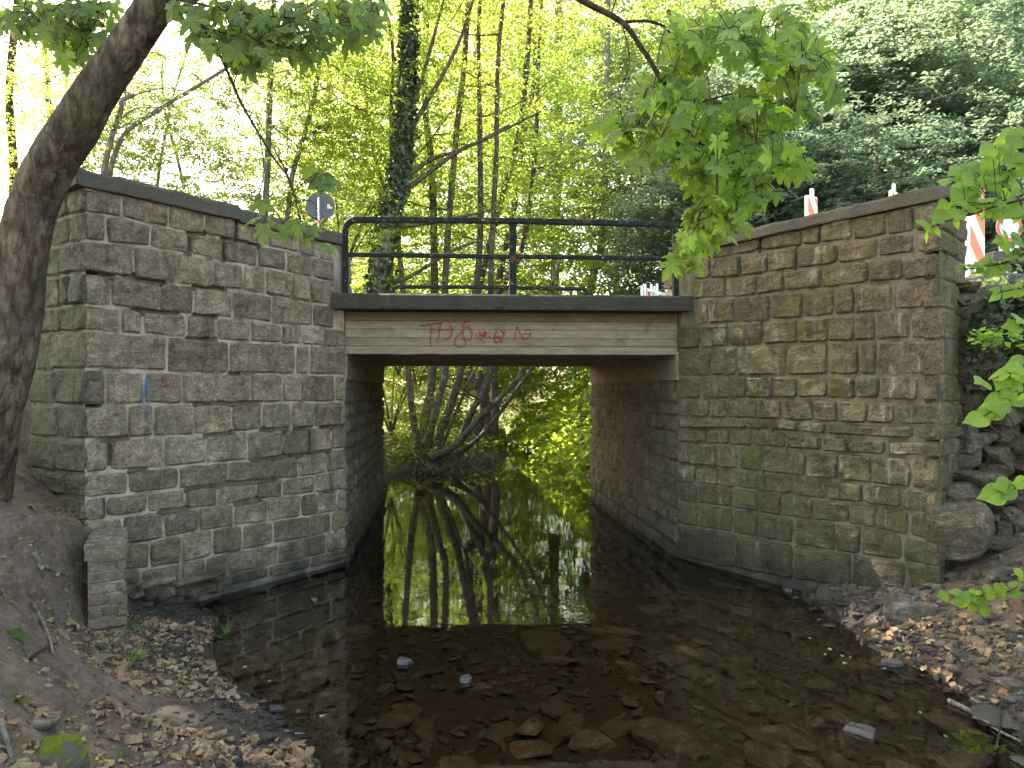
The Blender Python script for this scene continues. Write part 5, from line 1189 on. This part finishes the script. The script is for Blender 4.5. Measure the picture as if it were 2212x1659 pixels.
# stones poking out of the water
for x, y, w_, lab in [(879, 1432, .10, 'small wet stone poking out of the water left of centre'), (1006, 1471, .11, 'small wet stone with a pale leaf, poking out of the water at the centre'), (1703, 1277, .09, 'small square stone in the water by the right wall'), (1858, 1580, .15, 'shiny tip of a stone breaking the water at lower right'), (678, 1297, .07, 'tiny wet stone in the water by the left wall')]:
    d_ = F*CAMZ/(y-HY); p_ = P(x, y, d_); me = stone_mesh('stone', w_, w_*.8, .05, random.randint(0, 9999), M['rockwet'], sub=6); tag(put('stone', me, (p_.x, p_.y, .002), random.random()*3), lab, 'stone')
# submerged slabs on the bed
bedm = [stone_mesh('bed_stone', 1, random.uniform(.55, .95), random.uniform(.10, .2), 300+i, M['rockbed'], sub=5) for i in range(9)]
cnt = 0; placed = []
while cnt < 290:
    y = 2.9+random.random()**1.6*6; x = random.uniform(-2.3, 2.6)
    if not (float(ip(shoreL, y))+.12 < x < float(ip(shoreR, y))-.1): continue
    s_ = random.choice([.09, .12, .15, .18, .24, .30])*random.uniform(.8, 1.2)*(.8 if x < 0 else 1.15)
    if any((x-a)**2+(y-b)**2 < (.32*(s_+c_))**2 for a, b, c_ in placed): continue
    placed.append((x, y, s_)); z = hz(x, y); z = min(z+s_*.05, -.045-s_*.02)
    tag(put('bed_stone', random.choice(bedm), (x, y, z), random.uniform(0, 6.28), random.uniform(-.14, .14), random.uniform(-.14, .14), s_), 'flat brown stone lying under the shallow water of the stream', 'stone', 'flat stones on the stream bed'); cnt += 1
V = []; Fc = []; pm = stone_mesh('p', 1, .75, .16, 78, M['rockbed'], sub=2); pv = np.array([v.co[:] for v in pm.vertices]); pf = [tuple(p.vertices) for p in pm.polygons]; k = 0
while k < 1500:
    y = 2.7+random.random()**1.5*5.5; x = random.uniform(float(ip(shoreL, y)), float(ip(shoreR, y))); s_ = random.uniform(.035, .11); a = random.random()*6.28; z = hz(x, y); ca, sa = math.cos(a), math.sin(a); b = len(V); k += 1; t1, t2 = random.uniform(-.25, .25), random.uniform(-.25, .25)
    if z > -.04: continue
    for v in pv: V.append((x+s_*(v[0]*ca-v[1]*sa), y+s_*(v[0]*sa+v[1]*ca), min(z+s_*(v[2]+t1*v[0]+t2*v[1])+s_*.12, -.012)))
    Fc += [tuple(i+b for i in f) for f in pf]
me = bpy.data.meshes.new('bed_gravel'); me.from_pydata(V, [], Fc); me.update(); tag(link('bed_gravel', me, M['rockbed']), 'small flat brown shards on the stream bed under the water', 'gravel', kind='stuff')
# pebbles: one mass
V = []; Fc = []; pm = stone_mesh('p', 1, .8, .5, 77, M['rock'], sub=2); pv = np.array([v.co[:] for v in pm.vertices]); pf = [tuple(p.vertices) for p in pm.polygons]
k = 0
while k < 6000:
    left = random.random() < .45; y = 2.6+random.random()**1.3*3.2
    if k % 7 == 0: y = random.uniform(2.6, 9)
    if left: x = float(ip(shoreL, y))-random.gauss(.15, .35)
    else: x = float(ip(shoreR, y))+random.gauss(.35, .45)
    if k % 6 == 0: x = random.uniform(float(ip(shoreL, y)), float(ip(shoreR, y)))
    if inpoly(np.array(x), np.array(y), polyL) or inpoly(np.array(x), np.array(y), polyR): k += 1; continue
    s_ = random.uniform(.008, .03)*(random.choice([1, 1, 1.7]) if left else random.choice([1, 1.6, 2.4])); a = random.random()*6.28; z = hz(x, y)
    if z > 1.2: k += 1; continue
    ca, sa = math.cos(a), math.sin(a); b = len(V)
    for v in pv: V.append((x+s_*(v[0]*ca-v[1]*sa), y+s_*(v[0]*sa+v[1]*ca), z+s_*v[2]+s_*.1))
    Fc += [tuple(i+b for i in f) for f in pf]; k += 1
me = bpy.data.meshes.new('gravel'); me.from_pydata(V, [], Fc); me.update(); tag(link('gravel', me, M['rock']), 'dark wet gravel along both edges of the stream', 'gravel', kind='stuff')

# ------------------------------------------------------------ brick pier on the left bank
bp_ = empty('brick_pier', P(230, 1310, 4.62), 'crumbling low brick pier at the foot of the left wall', 'pier')
yaw = .55; cs, sn = math.cos(yaw), math.sin(yaw); O = P(232, 1325, 4.62)
def bpos(x, y, z): return (O.x+x*cs-y*sn, O.y+x*sn+y*cs, z)
top = .70
zc = top-.115
def brickm(c_, size, jit=.006, rx=0, rz=0): 
    mb = MB(); mb.box((0, 0, 0), size, 0, 0, 0, jit); o = mb.build('brick', M['brick'], bp_)
    bv = o.modifiers.new('bevel', 'BEVEL'); bv.width = .006; bv.segments = 2
    o.location = Vector(c_)-bp_.location if False else Vector(c_); o.rotation_euler = (rx, 0, yaw+rz); return o
for k in range(9): brickm(bpos(-.01+.004*k, -.02+.062*k, zc+.055+.002*k-.01*(k > 6)), (.235+random.uniform(-.015, .01), .052, .11), .005, -.12)
z = zc
for r in range(7):
    h_ = random.choice([.06, .065, .07]); z -= h_+.012
    x = -.115
    while x < .10:
        w_ = min(random.choice([.12, .17, .235]), .118-x); brickm(bpos(x+w_/2, .03+random.uniform(-.008, .008), z+h_/2), (w_-.01, .11, h_), .006, 0, random.uniform(-.04, .04)); x += w_
    brickm(bpos(.068, .19, z+h_/2), (.10, .2, h_), .005); brickm(bpos(.068, .40, z+h_/2), (.10, .2, h_), .005)
mb = MB(); mb.box(bpos(-.005, .26, (zc+z)/2-.25), (.205, .54, zc-z+.5), yaw, 0, 0, .004); mb.build('mortar_core', M['mortarL'], bp_)

# ------------------------------------------------------------ fallen leaves
fo = [(0, 0), (-.16, .08), (-.30, .28), (-.30, .52), (-.18, .78), (0, 1), (.18, .78), (.30, .52), (.30, .28), (.16, .08)]
deadm = [star_mesh('leaf', fo, .055, .9, 'dead', curl=.8, seed=i+50) for i in range(4)]+[star_mesh('leaf', MO, .07, .7, 'dead', (0, .35), curl=.8, seed=i+70) for i in range(3)]
def fallen():
    left = random.random() < .72
    if left:
        y = random.uniform(2.5, 5.0); x = float(ip(shoreL, y))-abs(random.gauss(.0, .85))
    else:
        y = random.uniform(2.9, 5.3); x = float(ip(shoreR, y))+abs(random.gauss(.1, .6))
    return x, y
def gnormal(x, y):
    e = .04; return Vector((hz(x-e, y)-hz(x+e, y), hz(x, y-e)-hz(x, y+e), 2*e)).normalized()
items = []
while len(items) < 2400:
    x, y = fallen()
    if inpoly(np.array(x), np.array(y), polyL) or inpoly(np.array(x), np.array(y), polyR): continue
    if vnoise(x*2.3, y*2.3) < -.12 and random.random() < .75: continue
    z = hz(x, y)
    if z < .004 or (y > 4.85 and x > 2 and x < 3.05): continue
    nn = gnormal(x, y)+Vector((random.gauss(0, .3), random.gauss(0, .3), 0)); items.append(((x, y, z+.012), (random.gauss(0, 1), random.gauss(0, 1), random.gauss(0, .12)), nn, random.choice([.35, .5, .5, .7, .9, 1.1, 1.5])*random.uniform(.8, 1.2)))
items.sort(key=lambda it: it[0][1])
near_ = items[:800]; random.shuffle(near_)
for it in near_[:270]:
    lf = it[0][0] < 0
    tag(leaf_obj(random.choice(deadm), None, *it, name='fallen_leaf'), 'dry brown fallen leaf lying on the %s bank' % ('left' if lf else 'right'), 'leaf', 'fallen leaves on the %s bank' % ('left' if lf else 'right'))
jl = join_leaves(deadm, near_[270:]+items[1100:], M['deads'], 'leaf_litter', None); tag(jl, 'brown leaf litter scattered over both banks', 'leaf litter')
gfm = star_mesh('leaf', MO, .10, .3, 'leafD', seed=99)
for px, py, s_, lab in [(36, 1386, 1.1, 'dark green maple leaf lying on the bare soil at the left edge'), (50, 1412, .8, 'smaller grey-green maple leaf just below the dark green one'), (35, 1520, 1.0, 'pale green maple leaf near the lower left corner'), (268, 1640, .6, 'pale cream leaf lying at the bottom beside the mossy rock'), (640, 1545, .3, 'yellow-green leaf near the left waterline')]:
    g_ = ground_hit(px, py); tag(leaf_obj(gfm, None, g_+Vector((0, 0, .02)), (random.gauss(0, 1), .3, .1), gnormal(g_.x, g_.y)+Vector((0, -.5, 0)), s_*.9, 'fallen_leaf'), lab, 'leaf')
# leaves floating on the water
for k in range(16):
    y = random.uniform(3.0, 5.4); x = random.choice([float(ip(shoreL, y))+random.uniform(.02, .35), float(ip(shoreR, y))-random.uniform(.05, .4)]); tag(leaf_obj(random.choice(deadm[:4]), None, (x, y, .006), (random.gauss(0, 1), random.gauss(0, 1), 0), (0, 0, 1), random.uniform(.5, .9), 'floating_leaf'), 'small dry leaf floating at the edge of the stream', 'leaf', 'leaves floating on the stream')
# roots, sticks
def stick(pix, r0, lab, cat='stick', lift=.012, m_='twig', name='stick'):
    q = [ground_hit(x, y)+Vector((0, 0, lift)) for x, y in pix]; q = smoothpath(q, 4); mb = MB(); mb.tube(q, np.linspace(r0, r0*.4, len(q)), 6, .12); tag(mb.build(name, M[m_], None, True), lab, cat)
stick([(2050, 1521), (2110, 1550), (2160, 1585), (2205, 1610)], .014, 'thick pale broken twig slanting into the water at lower right', m_='barkP')
stick([(2115, 1552), (2150, 1530), (2170, 1517)], .006, 'thin side twig rising from the broken twig at lower right')
stick([(2160, 1540), (2158, 1600), (2150, 1640)], .007, 'thin upright twig at the lower right edge', lift=.03)
stick([(70, 1210), (100, 1235), (150, 1262), (152, 1300), (146, 1320)], .018, 'bare root crossing the left slope beside the brick pier', 'root', m_='barkP', name='root')
stick([(70, 1310), (90, 1350), (108, 1390), (115, 1420)], .012, 'sunlit root running down the left slope', 'root', m_='barkP', name='root')
stick([(190, 1340), (215, 1352), (235, 1362)], .014, 'short pale stick lying on the left gravel edge', m_='barkP')
stick([(65, 1430), (90, 1412), (125, 1395)], .008, 'thin dry stick on the left slope below the green leaf')
stick([(405, 1455), (412, 1438), (425, 1424)], .006, 'thin curved pale stick standing near the left waterline', lift=.02, m_='barkP')
stick([(0, 1560), (12, 1600), (28, 1655)], .016, 'pale root at the lower left corner', 'root', m_='barkP', name='root')
stick([(615, 1585), (640, 1590), (658, 1593)], .006, 'short pale stick on the lower left waterline', m_='barkP')
# grass tufts
for px, py in [(300, 1372), (285, 1440), (305, 1430), (490, 1370)]:
    g_ = ground_hit(px, py); mb = MB()
    for k in range(26):
        a = random.uniform(0, 6.28); L = random.uniform(.05, .13); d_ = Vector((math.cos(a), math.sin(a), 0)); b = g_+d_*.012; w_ = Vector((-d_.y, d_.x, 0))*.0022
        p1 = b+d_*L*.3+Vector((0, 0, L*.7)); p2 = b+d_*L*.9+Vector((0, 0, L*.75)); mb.add([b-w_, b+w_, p1+w_, p1-w_, p2], [(0, 1, 2, 3), (3, 2, 4)])
    tag(mb.build('grass_tuft', M['leafG']), {300: 'grass tuft on the left gravel below the brick pier', 285: 'grass tuft left of the standing slab', 305: 'grass tuft right beside the standing slab', 490: 'grass sprig at the left waterline'}[px], 'grass')

# ------------------------------------------------------------ signs and road works
def beacon(px, topy, d_, yaw_, label, full=True):
    root = empty('hazard_beacon', P(px, 0, d_).xy.to_3d()+Vector((0, 0, 2.6)), label, 'road sign', None)
    zt = CAMZ+(HY-topy)/F*d_; w_, h_, t_ = .25, 1.0, .055; c_ = P(px, 0, d_); ca, sa = math.cos(yaw_), math.sin(yaw_)
    def loc(x, y, z): return Vector((c_.x+x*ca-y*sa, c_.y+x*sa+y*ca, zt-h_+z))
    mb = MB(); mb.box(loc(0, 0, h_/2), (w_, t_, h_), yaw_); o = mb.build('board', M['white'], root); bv = o.modifiers.new('b', 'BEVEL'); bv.width = .02; bv.segments = 3
    for side in (-1, 1):
        fw = w_/2-.022; y_ = side*(t_/2+.002)
        mb = MB(); mb.add([loc(-fw, y_, .02), loc(fw, y_, .02), loc(fw, y_, h_-.03), loc(-fw, y_, h_-.03)], [(0, 1, 2, 3) if side < 0 else (3, 2, 1, 0)]); mb.build('cream_face', M['cream'], root)
        step = .42
        for k in range(-1, 4):
            z0 = k*step+.02; P4 = [(-fw, z0+.33), (fw, z0), (fw, z0+.21), (-fw, z0+.54)]; lo, hi = .02, h_-.03
            poly = P4
            def clip(poly, lim, keep):
                out = []
                for i in range(len(poly)):
                    a, b = poly[i], poly[(i+1) % len(poly)]; ia, ib = keep(a[1]), keep(b[1])
                    if ia: out.append(a)
                    if ia != ib: tt = (lim-a[1])/(b[1]-a[1]); out.append((a[0]+(b[0]-a[0])*tt, lim))
                return out
            poly = clip(poly, lo, lambda z: z >= lo); poly = clip(poly, hi, lambda z: z <= hi) if poly else poly
            if len(poly) < 3: continue
            mb = MB(); mb.add([loc(x, side*(t_/2+.005), z) for x, z in poly], [tuple(range(len(poly))) if side < 0 else tuple(range(len(poly)-1, -1, -1))]); mb.build('orange_stripe', M['orange'], root)
    mb = MB(); mb.box(loc(.02, 0, h_+.055), (.065, .04, .12), yaw_); o = mb.build('handle', M['white'], root); bv = o.modifiers.new('b', 'BEVEL'); bv.width = .01; bv.segments = 2
    mb = MB(); mb.box(loc(0, 0, -.06), (.4, .8, .12), yaw_); o = mb.build('foot', M['black'], root); bv = o.modifiers.new('b', 'BEVEL'); bv.width = .02
    return root
beacon(1752, 424, 10.2, .55, 'red and cream hazard beacon rising behind the middle of the right coping')
beacon(1930, 413, 10.6, .75, 'hazard beacon of which only the tip shows, near the corner of the right coping')
beacon(2106, 400, 7.5, .35, 'tall orange and cream hazard beacon right of the corner of the right wall')
# round prohibition sign with supplementary plate
def disc(mb, c_, r_, yaw_, y_, n=40, r0=0.0):
    ca, sa = math.cos(yaw_), math.sin(yaw_); q = []
    if r0 == 0: mb.add([(c_.x+r_*math.cos(a)*ca-y_*sa*-1*-1, c_.y+r_*math.cos(a)*sa+y_*ca, c_.z+r_*math.sin(a)) for a in np.linspace(0, 2*math.pi, n, endpoint=False)], [tuple(range(n))])
    else:
        V = [(c_.x+rr_*math.cos(a)*ca-y_*sa, c_.y+rr_*math.cos(a)*sa+y_*ca, c_.z+rr_*math.sin(a)) for rr_ in (r0, r_) for a in np.linspace(0, 2*math.pi, n, endpoint=False)]
        mb.add(V, [(i, (i+1) % n, n+(i+1) % n, n+i) for i in range(n)])
def plate(mb, c_, r_, yaw_, t_, n=40):
    ca, sa = math.cos(yaw_), math.sin(yaw_); V = []
    for y_ in (-t_, t_):
        V += [(c_.x+r_*math.cos(a)*ca-y_*sa, c_.y+r_*math.cos(a)*sa+y_*ca, c_.z+r_*math.sin(a)) for a in np.linspace(0, 2*math.pi, n, endpoint=False)]
    mb.add(V, [tuple(range(n)), tuple(range(2*n-1, n-1, -1))]+[(i, i+n, (i+1) % n+n, (i+1) % n) for i in range(n)])
sc_ = P(2180, 491, 10.5); ps = empty('traffic_sign', Vector((sc_.x, sc_.y, 2.5)), 'round white sign with a red rim and small plate below, half hidden by knotweed', 'road sign')
mb = MB(); mb.tube([Vector((sc_.x, sc_.y+.04, 2.4)), Vector((sc_.x, sc_.y+.04, sc_.z+.25))], .03, 12); mb.build('pole', M['galv'], ps, True)
mb = MB(); plate(mb, sc_, .215, .1, .004); mb.build('disc', M['white'], ps)
mb = MB(); disc(mb, sc_, .212, .1, -.007, 40, .16); mb.build('red_rim', M['red'], ps)
c2 = sc_+Vector((0, 0, -.36)); mb = MB(); mb.box(c2, (.34, .01, .2), .1); o = mb.build('supplementary_plate', M['white'], ps); bv = o.modifiers.new('b', 'BEVEL'); bv.width = .004
mb = MB(); 
for (dx, dz, w_, h_) in [(0, .09, .31, .006), (0, -.09, .31, .006), (-.155, 0, .006, .18), (.155, 0, .006, .18)]: mb.box(c2+Vector((dx, -.011+dx*.1, dz)), (w_, .002, h_), .1)
mb.build('plate_border', M['black'], ps)
def text(s, c_, size, yaw_, parent, m_, flip=False):
    cu = bpy.data.curves.new('lettering', 'FONT'); cu.body = s; cu.size = size; cu.align_x = 'CENTER'; cu.align_y = 'CENTER'; cu.extrude = .0006
    tmp = bpy.data.objects.new('lettering_curve', cu); C.objects.link(tmp); bpy.context.view_layer.update(); me = bpy.data.meshes.new_from_object(tmp); bpy.data.objects.remove(tmp)
    t = bpy.data.objects.new('lettering', me); C.objects.link(t); me.materials.clear(); me.materials.append(m_); t.parent = parent; t.location = Vector(c_)-parent.location; t.rotation_euler = (R(90), 0, yaw_); return t
text('frei', c2+Vector((.04, -.012, -.02)), .11, .1, ps, M['black'])
# back of the round sign on the left
bc = P(692, 446, 12.5); bs = empty('traffic_sign', Vector((bc.x, bc.y, 2.55)), 'dark grey back of a round sign on a galvanised pole behind the left wall', 'road sign')
mb = MB(); plate(mb, bc, 31*12.5/F, .05, .004); mb.build('disc', M['signback'], bs)
mb = MB(); mb.tube([Vector((bc.x-.005, bc.y-.05, 2.4)), Vector((bc.x-.012, bc.y-.05, bc.z+.27))], .022, 12); mb.build('pole', M['galv'], bs, True)
for dz in (-.275, .255): mb = MB(); mb.tube([Vector((bc.x-.008, bc.y-.05, bc.z+dz-.03)), Vector((bc.x-.008, bc.y-.05, bc.z+dz+.015))], .025, 12); mb.build('red_band', M['red'], bs)
def st_(dx, dz, w_, h_, m_, o_=.0): mb = MB(); mb.box(bc+Vector((dx, -.006-o_, dz)), (w_, .002, h_), .05); return mb.build('sticker', M[m_], bs)
st_(.15, .01, .045, .05, 'sticker'); st_(.17, -.025, .08, .028, 'sticker', .003); st_(.152, .012, .015, .016, 'black', .004); st_(.158, -.027, .04, .009, 'black', .006)
# stack of red and white barrier boards on the road, right
zb = lambda u, v: ((2500+u/6.32)/1.8517, (1020+v/6.32)/1.8517)
sb = empty('barrier_stack', P(*zb(760, 1060), 10.3), 'stack of red and white road barriers lying behind the right railing post', 'barrier')
D_ = 10.3
for k, (u, v0, w_) in enumerate([(428, 770, 62), (508, 735, 60), (664, 735, 60), (742, 790, 55), (812, 722, 58), (1042, 840, 55)]):
    a = P(*zb(u, v0), D_+.05*k); wd = w_/6.32/1.8517/F*D_; mb = MB(); mb.box((a.x, a.y, (a.z+2.6)/2), (wd, wd, a.z-2.6)); o = mb.build('post', M['white'], sb); bv = o.modifiers.new('b', 'BEVEL'); bv.width = .008; bv.segments = 2
a = P(*zb(560, 840), D_); b = P(*zb(1240, 1040), D_+.6)
def bar(ya, yb, off_, h_, m_, name, u0=0.0, u1=1.0):
    A_ = a.lerp(b, u0); B_ = a.lerp(b, u1); A_ = A_+Vector((0, off_, 0)); B_ = B_+Vector((0, off_, 0)); mb = MB()
    V = [A_+Vector((0, 0, ya)), B_+Vector((0, 0, ya)), B_+Vector((0, 0, yb)), A_+Vector((0, 0, yb))]; V += [q+Vector((0, .03, 0)) for q in V]
    mb.add(V, [(0, 1, 2, 3), (7, 6, 5, 4), (0, 4, 5, 1), (1, 5, 6, 2), (2, 6, 7, 3), (3, 7, 4, 0)]); mb.build(name, M[m_], sb)
bar(-.045, .0, -.02, 0, 'white', 'top_rail'); bar(-.30, -.045, .0, 0, 'white', 'board')
for k in range(5): bar(-.30, -.05, -.008, 0, 'red', 'red_stripe', .02+.2*k, .11+.2*k)
# red and white post with galvanised pole beside the right wall
zp = P(*zb(1440, 1060), 8.6); pp = empty('warning_board', zp, 'small red and white warning board beside the right railing post', 'road sign')
mb = MB(); mb.box(P(*zb(1470, 900), 8.6), (.11, .03, .26)); mb.build('board', M['white'], pp)
mb = MB(); mb.box(P(*zb(1440, 830), 8.58), (.06, .012, .13)); mb.build('red_field', M['red'], pp)
q1 = P(*zb(1420, 1060), 8.9); mb = MB(); mb.tube([Vector((q1.x, q1.y, 2.6)), P(*zb(1420, -600), 8.9)], .02, 10); mb.build('pole', M['galv'], pp, True)
# grey concrete blocks beyond the signs at the right edge
for (x0, x1, y0, y1, lab) in [(2137, 2300, 545, 572, 'upper grey concrete rail on the road right, behind the leaves'), (2140, 2300, 600, 642, 'lower grey concrete rail on the road right, behind the leaves')]:
    c_ = P((x0+x1)/2, (y0+y1)/2, 9.0); mb = MB(); mb.box(c_, ((x1-x0)/F*9, .18, (y1-y0)/F*9)); o = mb.build('concrete_rail', M['coping']); bv = o.modifiers.new('b', 'BEVEL'); bv.width = .01; tag(o, lab, 'barrier')
